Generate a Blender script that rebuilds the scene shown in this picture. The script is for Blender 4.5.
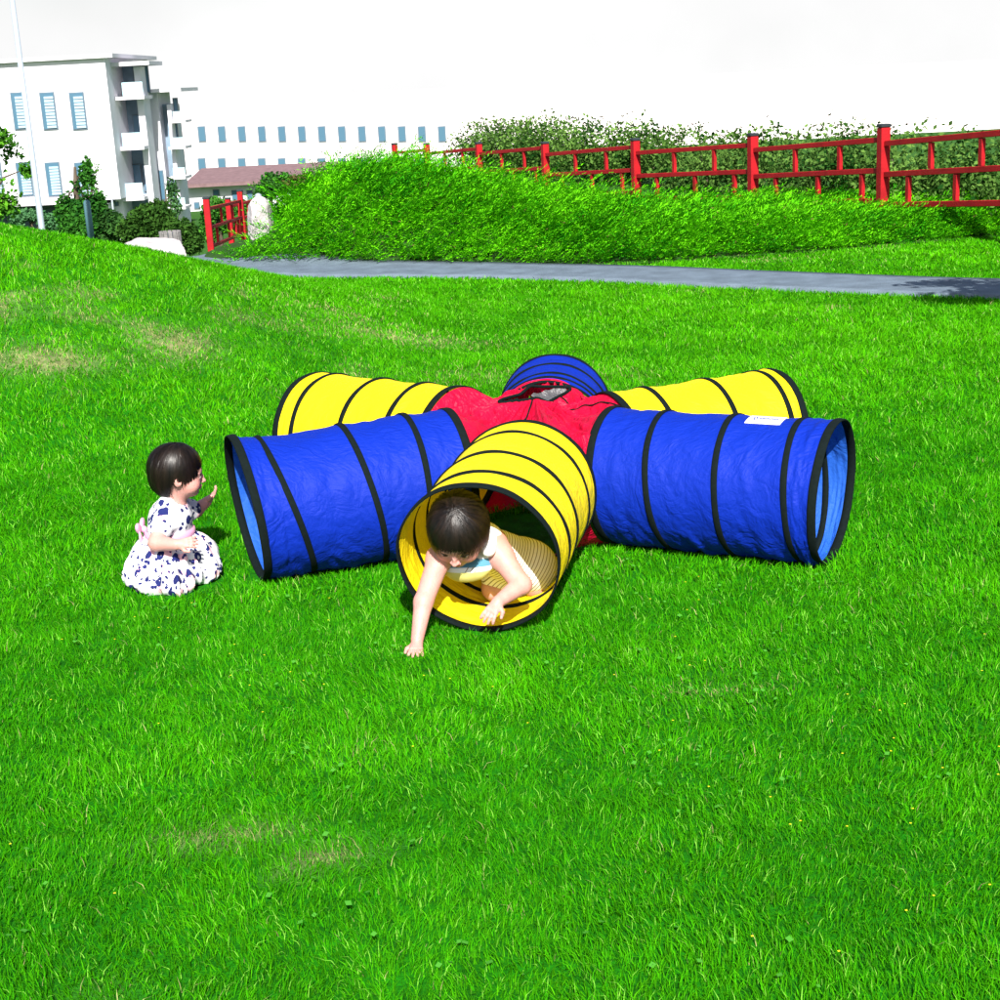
import bpy, math, random
import numpy as np
from mathutils import Matrix, Vector

for o in list(bpy.data.objects):
    bpy.data.objects.remove(o, do_unlink=True)
scene = bpy.context.scene
COL = scene.collection

# ------------------------------------------------------------------ camera
F_PX, PITCH, ROLL, EYE = 1518.2, 0.2715, -0.0523, 1.5936
fw = np.array([0, math.cos(PITCH), -math.sin(PITCH)])
rt = np.array([1.0, 0, 0]); up = np.cross(rt, fw)
R2 = math.cos(ROLL)*rt + math.sin(ROLL)*up
U2 = -math.sin(ROLL)*rt + math.cos(ROLL)*up
cd = bpy.data.cameras.new('camera'); cam = bpy.data.objects.new('camera', cd); COL.objects.link(cam)
M = Matrix(((R2[0], U2[0], -fw[0], 0), (R2[1], U2[1], -fw[1], 0), (R2[2], U2[2], -fw[2], EYE), (0, 0, 0, 1)))
cam.matrix_world = M
cd.sensor_fit = 'HORIZONTAL'; cd.sensor_width = 36; cd.lens = 36*F_PX/1000
cd.clip_start = 0.1; cd.clip_end = 3000
scene.camera = cam

# ------------------------------------------------------------------ light
SUN_EL, SUN_AZ = math.radians(40), math.radians(176)     # azimuth clockwise from +Y: the sun is behind the camera
SUN_DIR = Vector((math.sin(SUN_AZ)*math.cos(SUN_EL), math.cos(SUN_AZ)*math.cos(SUN_EL), math.sin(SUN_EL)))
world = bpy.data.worlds.new("World"); scene.world = world; world.use_nodes = True
nt = world.node_tree
bg = nt.nodes['Background']; sky = nt.nodes.new('ShaderNodeTexSky'); sky.sky_type = 'NISHITA'
sky.sun_disc = False; sky.sun_elevation = SUN_EL; sky.sun_rotation = SUN_AZ
sky.air_density = 1.0; sky.dust_density = 2.0; sky.ozone_density = 1.0; sky.altitude = 100
# thin bright haze and cloud veil low over the horizon
geo_ = nt.nodes.new('ShaderNodeTexCoord'); sx_ = nt.nodes.new('ShaderNodeSeparateXYZ'); nt.links.new(geo_.outputs['Generated'], sx_.inputs[0])
mr_ = nt.nodes.new('ShaderNodeMapRange'); mr_.interpolation_type = 'SMOOTHSTEP'; mr_.inputs[1].default_value = .16; mr_.inputs[2].default_value = .03; nt.links.new(sx_.outputs[2], mr_.inputs[0])
cn_ = nt.nodes.new('ShaderNodeTexNoise'); cn_.inputs['Scale'].default_value = 5; cn_.inputs['Detail'].default_value = 6; nt.links.new(geo_.outputs['Generated'], cn_.inputs['Vector'])
cr_ = nt.nodes.new('ShaderNodeMapRange'); cr_.inputs[1].default_value = .3; cr_.inputs[2].default_value = .7; cr_.inputs[3].default_value = 6.4; cr_.inputs[4].default_value = 7.6; nt.links.new(cn_.outputs[0], cr_.inputs[0])
mx_ = nt.nodes.new('ShaderNodeMix'); mx_.data_type = 'RGBA'; nt.links.new(mr_.outputs[0], mx_.inputs[0]); nt.links.new(sky.outputs[0], mx_.inputs[6]); nt.links.new(cr_.outputs[0], mx_.inputs[7])
nt.links.new(mx_.outputs[2], bg.inputs[0]); bg.inputs[1].default_value = 0.075
sl = bpy.data.lights.new('sun', 'SUN'); sl.energy = 5.0; sl.angle = math.radians(0.5); sl.color = (1.0, 0.96, 0.90)
so = bpy.data.objects.new('sun', sl); COL.objects.link(so)
so.rotation_euler = SUN_DIR.to_track_quat('Z', 'Y').to_euler()
scene.view_settings.view_transform = 'Standard'; scene.view_settings.look = 'None'
scene.view_settings.exposure = 0.95; scene.view_settings.gamma = 1.0
scene.render.engine = 'CYCLES'

rng = np.random.default_rng(7)
random.seed(7)
PI = math.pi

# ------------------------------------------------------------------ numeric noise
def _h(ix, iy, iz, s):
    n = (ix.astype(np.int64)*374761393 + iy.astype(np.int64)*668265263 + iz.astype(np.int64)*2147483647 + s*974634777) & 0x7fffffff
    n = (n ^ (n >> 13)) * 1274126177 & 0x7fffffff
    n = n ^ (n >> 16)
    return (n & 0xffff)/65535.0
def vnoise(x, y, z=None, s=0):
    x = np.asarray(x, float); y = np.asarray(y, float)
    z = np.zeros_like(x) if z is None else np.asarray(z, float)
    x, y, z = np.broadcast_arrays(x, y, z)
    fx, fy, fz = np.floor(x), np.floor(y), np.floor(z)
    u, v, w = x-fx, y-fy, z-fz
    u = u*u*(3-2*u); v = v*v*(3-2*v); w = w*w*(3-2*w)
    r = 0
    for a in (0, 1):
        for b in (0, 1):
            for c in (0, 1):
                r = r + _h(fx+a, fy+b, fz+c, s)*np.where(a, u, 1-u)*np.where(b, v, 1-v)*np.where(c, w, 1-w)
    return r
def fbm(x, y, z=None, s=0, o=3):
    r = 0; a = 0.5; t = 0
    for i in range(o):
        k = 2**i
        r = r + a*vnoise(x*k, y*k, None if z is None else z*k, s+i); t += a; a *= .5
    return r/t
def sst(a, b, x):
    t = np.clip((x-a)/(b-a), 0, 1); return t*t*(3-2*t)

# ------------------------------------------------------------------ mesh helpers
def raw_mesh(name, V, faces, mat=None, parent=None, smooth=False, cols=None, attrs=None):
    """faces: list of arrays (each n x k)"""
    me = bpy.data.meshes.new(name)
    V = np.asarray(V, np.float32)
    me.vertices.add(len(V)); me.vertices.foreach_set('co', V.ravel())
    fl = [np.asarray(f, np.int32) for f in faces if len(f)]
    idx = np.concatenate([f.ravel() for f in fl])
    sizes = np.concatenate([np.full(len(f), f.shape[1], np.int32) for f in fl])
    st = np.concatenate([[0], np.cumsum(sizes)[:-1]]).astype(np.int32)
    me.loops.add(len(idx)); me.loops.foreach_set('vertex_index', idx)
    me.polygons.add(len(sizes)); me.polygons.foreach_set('loop_start', st)
    try: me.polygons.foreach_set('loop_total', sizes)
    except Exception: pass
    me.polygons.foreach_set('use_smooth', np.full(len(sizes), smooth))
    if cols is not None:
        c = np.ones((len(V), 4), np.float32); c[:, :3] = cols
        a = me.color_attributes.new('col', 'FLOAT_COLOR', 'POINT'); a.data.foreach_set('color', c.ravel())
    if attrs:
        for k, arr in attrs.items():
            a = me.attributes.new(k, 'FLOAT_VECTOR', 'POINT'); a.data.foreach_set('vector', np.asarray(arr, np.float32).ravel())
    me.update(calc_edges=True); me.validate()
    o = bpy.data.objects.new(name, me); COL.objects.link(o)
    if mat: me.materials.append(mat)
    if parent is not None: o.parent = parent
    return o
class MB:
    def __init__(s): s.v = []; s.f = {3: [], 4: []}; s.n = 0
    def add(s, V, faces):
        V = np.asarray(V, float)
        for f in faces:
            f = np.asarray(f)
            s.f.setdefault(f.shape[1], []).append(f + s.n)
        s.v.append(V); s.n += len(V)
    def box(s, c, d, rz=0, bev=0):
        x, y, z = [k/2 for k in d]
        if bev:
            b = min(bev, x*.9, y*.9, z*.9); P = []; 
            for sx in (-1, 1):
                for sy in (-1, 1):
                    for sz in (-1, 1):
                        P += [(sx*(x-b), sy*(y-b), sz*z), (sx*(x-b), sy*y, sz*(z-b)), (sx*x, sy*(y-b), sz*(z-b))]
            P = np.array(P)
            import bmesh
            bm = bmesh.new(); vs = [bm.verts.new(p) for p in P]
            bmesh.ops.convex_hull(bm, input=vs); bm.verts.index_update()
            V = np.array([v.co[:] for v in bm.verts])
            T = {}
            for f in bm.faces: T.setdefault(len(f.verts), []).append([v.index for v in f.verts])
            bm.free(); F = [np.array(t) for t in T.values()]
        else:
            V = np.array([(a*x, b*y, e*z) for a in (-1, 1) for b in (-1, 1) for e in (-1, 1)])
            F = [np.array([(0, 1, 3, 2), (4, 6, 7, 5), (0, 4, 5, 1), (2, 3, 7, 6), (0, 2, 6, 4), (1, 5, 7, 3)])]
        if rz:
            cs, sn = math.cos(rz), math.sin(rz)
            V = V @ np.array([(cs, sn, 0), (-sn, cs, 0), (0, 0, 1)])
        s.add(V+np.array(c), F); return s
    def tube(s, pts, rad, n=10, cap=True):
        pts = np.asarray(pts, float); m = len(pts)
        rad = np.broadcast_to(np.asarray(rad, float), (m,))
        T = np.gradient(pts, axis=0); T /= np.linalg.norm(T, axis=1)[:, None]+1e-12
        V = []; ref = np.array([0, 0, 1.0]) if abs(T[0][2]) < .9 else np.array([1.0, 0, 0])
        for i in range(m):
            a = np.cross(T[i], ref); a /= np.linalg.norm(a)+1e-12; b = np.cross(T[i], a); ref = np.cross(a, T[i])
            ang = np.arange(n)*2*PI/n
            V.append(pts[i]+rad[i]*(np.cos(ang)[:, None]*a+np.sin(ang)[:, None]*b))
        V = np.concatenate(V); Q = []
        for i in range(m-1):
            for j in range(n):
                Q.append((i*n+j, i*n+(j+1) % n, (i+1)*n+(j+1) % n, (i+1)*n+j))
        F = [np.array(Q)]
        if cap: F += [np.array([list(range(n))[::-1]]), np.array([[(m-1)*n+j for j in range(n)]])]
        s.add(V, F); return s
    def build(s, name, mat=None, parent=None, smooth=False, cols=None):
        return raw_mesh(name, np.concatenate(s.v), [np.concatenate(f) for f in s.f.values() if f], mat, parent, smooth, cols)
def empty(name, loc=(0, 0, 0)):
    o = bpy.data.objects.new(name, None); COL.objects.link(o); o.location = loc; o.empty_display_size = .1; return o
def tag(o, label=None, cat=None, group=None, kind=None):
    if label: o['label'] = label
    if cat: o['category'] = cat
    if group: o['group'] = group
    if kind: o['kind'] = kind
    return o
def at(px, py, Y):
    """world point at depth Y seen at photo pixel (a drafting aid for far background pieces)"""
    v = fw+R2*(px-500)/F_PX-U2*(py-500)/F_PX
    return np.array([0, 0, EYE])+v*Y/v[1]

# ------------------------------------------------------------------ materials
def mat(name, color, rough=.7, spec=.4, noise=None, bump=0, bscale=30, sheen=0, transl=0, metallic=0, cola=False, coat=0, var=(.8, 1.15), coord='Object', hue=0):
    m = bpy.data.materials.new(name); m.use_nodes = True; n = m.node_tree; L = n.links
    p = n.nodes['Principled BSDF']; out = n.nodes['Material Output']
    p.inputs['Roughness'].default_value = rough; p.inputs['Specular IOR Level'].default_value = spec
    p.inputs['Metallic'].default_value = metallic; p.inputs['Coat Weight'].default_value = coat
    if sheen: p.inputs['Sheen Weight'].default_value = sheen
    src = None
    if cola:
        a = n.nodes.new('ShaderNodeVertexColor'); a.layer_name = 'col'; src = a.outputs[0]
    else:
        r = n.nodes.new('ShaderNodeRGB'); r.outputs[0].default_value = (*color, 1); src = r.outputs[0]
    tc = n.nodes.new('ShaderNodeTexCoord')
    if noise:
        t = n.nodes.new('ShaderNodeTexNoise'); t.inputs['Scale'].default_value = noise; t.inputs['Detail'].default_value = 6
        L.new(tc.outputs[coord], t.inputs['Vector'])
        mr = n.nodes.new('ShaderNodeMapRange'); mr.inputs[1].default_value = .3; mr.inputs[2].default_value = .7
        mr.inputs[3].default_value = var[0]; mr.inputs[4].default_value = var[1]; L.new(t.outputs[0], mr.inputs[0])
        h = n.nodes.new('ShaderNodeHueSaturation'); L.new(src, h.inputs['Color']); L.new(mr.outputs[0], h.inputs['Value'])
        src = h.outputs[0]
    L.new(src, p.inputs['Base Color'])
    if bump:
        t2 = n.nodes.new('ShaderNodeTexNoise'); t2.inputs['Scale'].default_value = bscale; t2.inputs['Detail'].default_value = 5
        L.new(tc.outputs[coord], t2.inputs['Vector'])
        b = n.nodes.new('ShaderNodeBump'); b.inputs['Strength'].default_value = bump; b.inputs['Distance'].default_value = .02
        L.new(t2.outputs[0], b.inputs['Height']); L.new(b.outputs[0], p.inputs['Normal'])
    if transl:
        tr = n.nodes.new('ShaderNodeBsdfTranslucent'); L.new(src, tr.inputs[0])
        mx = n.nodes.new('ShaderNodeMixShader'); mx.inputs[0].default_value = transl
        L.new(p.outputs[0], mx.inputs[1]); L.new(tr.outputs[0], mx.inputs[2]); L.new(mx.outputs[0], out.inputs[0])
    return m
def nylon(name, color, transl=.2, rough=.60, inner=None, bumpk=.42):
    m = bpy.data.materials.new(name); m.use_nodes = True; n = m.node_tree; L = n.links
    p = n.nodes['Principled BSDF']; out = n.nodes['Material Output']
    p.inputs['Base Color'].default_value = (*color, 1); p.inputs['Roughness'].default_value = rough
    p.inputs['Specular IOR Level'].default_value = .16
    p.inputs['Sheen Weight'].default_value = .0
    tc = n.nodes.new('ShaderNodeTexCoord')
    # crinkles: two warped ridged noises
    mp = n.nodes.new('ShaderNodeMapping'); mp.inputs['Rotation'].default_value = (.5, .3, .6); mp.inputs['Scale'].default_value = (1, 2.2, 1)
    L.new(tc.outputs['Object'], mp.inputs[0])
    t = n.nodes.new('ShaderNodeTexNoise'); t.inputs['Scale'].default_value = 8; t.inputs['Detail'].default_value = 4; t.inputs['Distortion'].default_value = 1.6
    L.new(mp.outputs[0], t.inputs['Vector'])
    a = n.nodes.new('ShaderNodeMath'); a.operation = 'SUBTRACT'; a.inputs[1].default_value = .5; L.new(t.outputs[0], a.inputs[0])
    b = n.nodes.new('ShaderNodeMath'); b.operation = 'ABSOLUTE'; L.new(a.outputs[0], b.inputs[0])
    v = n.nodes.new('ShaderNodeTexNoise'); v.inputs['Scale'].default_value = 55; v.inputs['Detail'].default_value = 3
    L.new(mp.outputs[0], v.inputs['Vector'])
    c = n.nodes.new('ShaderNodeMath'); c.operation = 'MULTIPLY_ADD'; c.inputs[1].default_value = .22; L.new(v.outputs[0], c.inputs[0]); L.new(b.outputs[0], c.inputs[2])
    bp = n.nodes.new('ShaderNodeBump'); bp.inputs['Strength'].default_value = bumpk; bp.inputs['Distance'].default_value = .028
    L.new(c.outputs[0], bp.inputs['Height']); L.new(bp.outputs[0], p.inputs['Normal'])
    tr = n.nodes.new('ShaderNodeBsdfTranslucent'); tr.inputs[0].default_value = (*color, 1); L.new(bp.outputs[0], tr.inputs['Normal'])
    if inner:      # the cloth has a pale coating on its inner face
        ge = n.nodes.new('ShaderNodeNewGeometry'); mc = n.nodes.new('ShaderNodeMix'); mc.data_type = 'RGBA'
        L.new(ge.outputs['Backfacing'], mc.inputs[0]); mc.inputs[7].default_value = (*color, 1); mc.inputs[6].default_value = (*inner, 1)
        L.new(mc.outputs[2], p.inputs['Base Color'])
    mx = n.nodes.new('ShaderNodeMixShader'); mx.inputs[0].default_value = transl
    L.new(p.outputs[0], mx.inputs[1]); L.new(tr.outputs[0], mx.inputs[2]); L.new(mx.outputs[0], out.inputs[0])
    return m
MT = {}
MT['blue'] = nylon('blue_nylon', (.003, .026, .38), inner=(.020, .11, .52))
MT['yellow'] = nylon('yellow_nylon', (.92, .72, .010))
MT['red'] = nylon('red_nylon', (.60, .004, .04), rough=.48, bumpk=.75)
MT['band'] = mat('black_binding', (.004, .008, .008), .9, .10, noise=80)
MT['mesh'] = mat('grey_mesh', (.075, .075, .08), .4, .6, noise=120, bump=.4, bscale=90)
MT['white_tag'] = mat('white_tag', (.8, .8, .8), .5)
MT['ink'] = mat('blue_ink', (.12, .14, .5), .5)
MT['grass'] = mat('grass_blades', (0, 0, 0), .85, .03, cola=True, transl=.20)
MT['leaf'] = mat('leaves', (0, 0, 0), .75, .05, cola=True, transl=.25)
MT['bark'] = mat('bark', (.09, .07, .05), .9, .2, noise=12, bump=.5, bscale=20)
MT['asphalt'] = mat('asphalt', (.125, .163, .205), .9, .2, noise=6, bump=.5, bscale=90, var=(.78, 1.14))
MT['earth'] = mat('earth', (.10, .08, .05), .95, .1, noise=6, bump=.4)
MT['redpaint'] = mat('red_paint', (.36, .005, .010), .65, .25, noise=7, var=(.75, 1.12), bump=.15, bscale=60)
MT['cap'] = mat('dark_cap', (.02, .025, .03), .5)
MT['rock'] = mat('pale_rock', (.46, .42, .43), .85, .2, noise=9, bump=.9, bscale=14, var=(.75, 1.1))
MT['wood'] = mat('weathered_wood', (.20, .19, .19), .9, .2, noise=20, bump=.5, bscale=40)
MT['wall'] = mat('white_render', (.70, .69, .74), .85, .2, noise=.8, var=(.86, 1.04))
MT['wallshade'] = mat('bluegrey_recess_shade', (.20, .28, .36), .7, .3, noise=2)  # walls inside the balcony recesses, with their shade put into the colour
MT['glass'] = mat('window_glass', (.07, .15, .22), .15, .6)
MT['blind'] = mat('window_blind', (.32, .45, .55), .6)
MT['frame'] = mat('window_frame', (.12, .16, .2), .5)
MT['balus'] = mat('frosted_glass', (.42, .60, .66), .2, .5)
MT['slab'] = mat('pale_concrete', (.62, .60, .64), .8)
MT['dark'] = mat('dark_recess_shade', (.05, .07, .1), .8)  # shade of the recessed ground floor put into the colour; also the bin liner
MT['roof'] = mat('brown_roof_tiles', (.19, .12, .125), .85, .2, noise=3, bump=.4, bscale=8)
MT['steel'] = mat('galvanised_steel', (.42, .48, .55), .45, .5, metallic=.3)
MT['teal'] = mat('teal_post', (.06, .14, .17), .6)

# ------------------------------------------------------------------ the terrain
def ground(x, y):
    x = np.asarray(x, float); y = np.asarray(y, float)
    # grassy mound on the left
    sp = lambda t: np.log1p(np.exp(np.clip(t, -30, 30)))
    A = .325*.28*sp(-(x+.46)/.28)
    A = 1.7*(1-np.exp(-A/1.7))*1.18
    crest = 9.6
    bell = sst(6.3, crest, y)*(1-sst(crest+.3, 13.2, y))
    z = A*bell
    z = z+.05*sst(.1, .6, A*bell)*(fbm(x*.9, y*.9, s=3)-.5)
    # falling away behind, to the left
    left = 1-sst(-2.6, .6, x+(y-15)*.0)
    drop = np.where(y > 15, -(y-15)*.10, 0)
    drop = np.where(y > 26, -1.1-(y-26)*.14, drop); drop = np.maximum(drop, -5.5)
    z = z+drop*left
    right = 1-left
    d2 = np.where(y > 33, -(y-33)*.1, 0); z = z+np.maximum(d2, -5.5)*right
    # bank under the junipers
    rid = np.interp(x, [-3.1, -2.35, -1.9, -1.5, -.8, .2, 1.6, 2.8, 4.1, 6, 9], [0, .16, .38, .52, .52, .26, .01, .0, 0, 0, 0])
    front = np.interp(x, [-2.6, -.8, .95, 1.3, 2.7, 4.5, 8], [14.35, 13.6, 12.85, 12.8, 13.0, 13.5, 15])
    b = sst(front-.1, front+1.7, y)*(1-sst(front+2.6, front+5, y))
    z = z+rid*b
    z = z+.012*(fbm(x*.7+3, y*.7, s=11)-.5)*sst(7, 9, y)
    return z
def axis_vals():
    xs = np.concatenate([[-600, -350, -200, -120, -80, -55, -40, -30, -24], np.arange(-20, -8, 1.0), np.arange(-8, 8.01, .12), np.arange(9, 21, 1.0), [24, 30, 40, 55, 80, 120, 200, 350, 600]])
    ys = np.concatenate([[-200, -100, -50, -25, -12, -6, -3, -1, 0, 1], np.arange(1.5, 21, .12), np.arange(21, 42, 1.0), [46, 52, 60, 70, 85, 110, 150, 220, 350, 600, 900]])
    return xs, ys
def patch_dry(x, y):
    """0 lush .. 1 straw: worn places of the lawn"""
    n = fbm(x*1.3, y*1.3, s=21, o=4)
    d = sst(.70, .88, n)*.3
    on = sst(.06, .3, ground(x, y))
    d = d+on*(sst(.58, .80, fbm(x*2.6+9, y*2.6, s=31, o=4))*.45)
    for cx, cy, rx, ry, a in [(-1.68, 8.25, .16, .22, .8), (-2.35, 7.9, .28, .16, .7), (-.55, 9.2, .55, .22, .45), (-1.25, 8.9, .25, .12, .3), (-.95, 9.6, .4, .14, .35),
                              (-.66, 3.05, .13, .028, .6), (-.40, 2.93, .06, .025, .7), (.55, 3.72, .14, .04, .55), (.0, 8.2, .5, .25, .2)]:
        d = d+a*np.exp(-((x-cx)/rx)**2-((y-cy)/ry)**2)*(.4+1.2*fbm(x*9, y*9, s=5))
    return np.clip(d, 0, 1)
def lushness(x, y):
    return fbm(x*.8+5, y*.8, s=41, o=3)*.6+fbm(x*3.2, y*3.2, s=43, o=3)*.4
xs, ys = axis_vals()
X, Y = np.meshgrid(xs, ys, indexing='ij'); Z = ground(X, Y)
V = np.stack([X, Y, Z], -1).reshape(-1, 3)
nx, ny = len(xs), len(ys)
I = (np.arange(nx-1)[:, None]*ny+np.arange(ny-1)[None]).ravel()
Q = np.stack([I, I+ny, I+ny+1, I+1], 1)
d = patch_dry(V[:, 0], V[:, 1])[:, None]
gcol = (1-d)*np.array([.008, .13, .001])+d*np.array([.24, .22, .11])
far = sst(13.5, 16, V[:, 1])[:, None]
gcol = gcol*(1-far)+far*np.array([.035, .11, .015])
gm = mat('lawn_soil', (0, 0, 0), .95, .1, cola=True, noise=14, var=(.6, 1.3), bump=.5, bscale=60)
g = raw_mesh('ground', V, [Q], gm, smooth=True, cols=gcol); tag(g, kind='structure')

# ------------------------------------------------------------------ path
pc = np.array([(9.5, 6.2), (7.5, 7.8), (5.1, 9.45), (3.5, 10.42), (2.5, 11.15), (1.65, 11.82), (.9, 12.4), (.1, 12.88), (-.6, 13.2), (-1.3, 13.5), (-1.9, 13.95), (-2.4, 14.6), (-2.9, 15.7), (-3.5, 17.6), (-4.2, 20.3), (-5.0, 24), (-5.4, 28)])
def chaikin(P, n=2):
    for _ in range(n):
        P = np.concatenate([P[:1], np.stack([.75*P[:-1]+.25*P[1:], .25*P[:-1]+.75*P[1:]], 1).reshape(-1, P.shape[1]), P[-1:]])
    return P
pc = chaikin(pc, 3)
T = np.gradient(pc, axis=0); T /= np.linalg.norm(T, axis=1)[:, None]; Np = np.stack([-T[:, 1], T[:, 0]], 1)
PW = .40
cols_ = []
for k in np.linspace(-1, 1, 9):
    wv = PW+.02*(vnoise(pc[:, 0]*3, pc[:, 1]*3, s=int(k*10+50))-.5)
    q = pc+Np*k*wv[:, None]; cols_.append(np.column_stack([q, ground(q[:, 0], q[:, 1])+.030]))
for k, dz in ((1.01, -.05), (-1.01, -.05)):
    q = pc+Np*k*PW; c3 = np.column_stack([q, ground(q[:, 0], q[:, 1])+dz])
    if k > 0: cols_.append(c3)
    else: cols_.insert(0, c3)
nc = len(cols_); m_ = len(pc)
V = np.stack(cols_, 1).reshape(-1, 3); I = (np.arange(m_-1)[:, None]*nc+np.arange(nc-1)[None]).ravel()
tag(raw_mesh('path', V, [np.stack([I, I+1, I+nc+1, I+nc], 1)], MT['asphalt'], smooth=True), kind='structure')
def path_dist(x, y):
    best = np.full(x.shape, 1e9)
    for a in range(len(pc)-1):
        A_, B_ = pc[a], pc[a+1]; ab = B_-A_; t = np.clip(((x-A_[0])*ab[0]+(y-A_[1])*ab[1])/(ab@ab), 0, 1)
        best = np.minimum(best, np.hypot(x-A_[0]-t*ab[0], y-A_[1]-t*ab[1]))
    return best
def jfront(x): return np.interp(x, [-3.2, -2.6, -.8, .95, 1.3, 2.7, 4.5, 8], [15.2, 14.45, 13.62, 12.95, 12.9, 13.1, 13.55, 15])

# ------------------------------------------------------------------ play tunnels
RINGS = [(3.4721, 0.2463, [[-0.8456, 4.9053, 0.104], [-0.7276, 4.9458, 0.275], [-0.4779, 5.0315, 0.1944], [-0.3093, 5.0893, 0.0073], [-0.16, 5.1405, 0.0196]]),
 (-0.4926, 0.2364, [[1.0807, 4.7532, 0.0481], [1.0027, 4.795, -0.0667], [0.8, 4.9038, -0.067], [0.5931, 5.0149, -0.1231], [0.4111, 5.1126, -0.0713]]),
 (-1.7943, 0.2412, [[-0.0738, 4.2357, 0.1953], [-0.0339, 4.4109, 0.2462], [-0.0005, 4.5582, 0.0843], [0.0521, 4.7893, -0.0103], [0.084, 4.9298, -0.079]]),
 (2.4861, 0.2508, [[-0.7005, 5.9083, 0.0683], [-0.6373, 5.8597, 0.0393], [-0.4486, 5.7146, 0.011], [-0.2764, 5.5822, 0.0136], [-0.1442, 5.4805, 0.0392]]),
 (0.416, 0.2368, [[1.0427, 5.6407, 0.0719], [0.9895, 5.6171, 0.0608], [0.7857, 5.5271, 0.0242], [0.5593, 5.4271, -0.0271], [0.4164, 5.3639, 0.0]]),
 (1.4761, 0.2306, [[0.2533, 6.2669, 0.0339], [0.2386, 6.1122, -0.1207], [0.2179, 5.8939, -0.0709], [0.2075, 5.79, 0.0], [0.199, 5.70, 0.0]])]
def ring_frame(t, r):
    a, R, rows = RINGS[t]; x, y, tl = rows[r]
    u = np.array([math.cos(a), math.sin(a), 0]); n = np.array([-u[1], u[0], 0])
    k = np.array([0, 0, 1.0])*math.cos(tl)+u*math.sin(tl)
    return np.array([x, y, R*math.cos(tl)+.004]), n, k, u, R
toy = empty('play_tunnel', (.157, 5.25, 0))
tag(toy, 'six-armed star of blue and yellow crawl tunnels joined by a red hub', 'play tunnel')
def ploc(o, parent):      # keep world coordinates in the mesh but parent under an offset empty
    o.parent = parent; o.matrix_parent_inverse = Matrix.Translation(-Vector(parent.location)) if parent.type == 'EMPTY' else Matrix.Identity(4)
    return o
NAMES = ['blue tunnel on the near left, its outer mouth facing the seated child', 'blue tunnel on the near right with a white tag on top', 'yellow tunnel in front with a child crawling out', 'yellow tunnel behind on the left', 'yellow tunnel behind on the right', 'short-looking blue tunnel at the back of the hub']
CO = ['blue', 'blue', 'yellow', 'yellow', 'yellow', 'blue']
hoopmat = MT['band']
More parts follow.
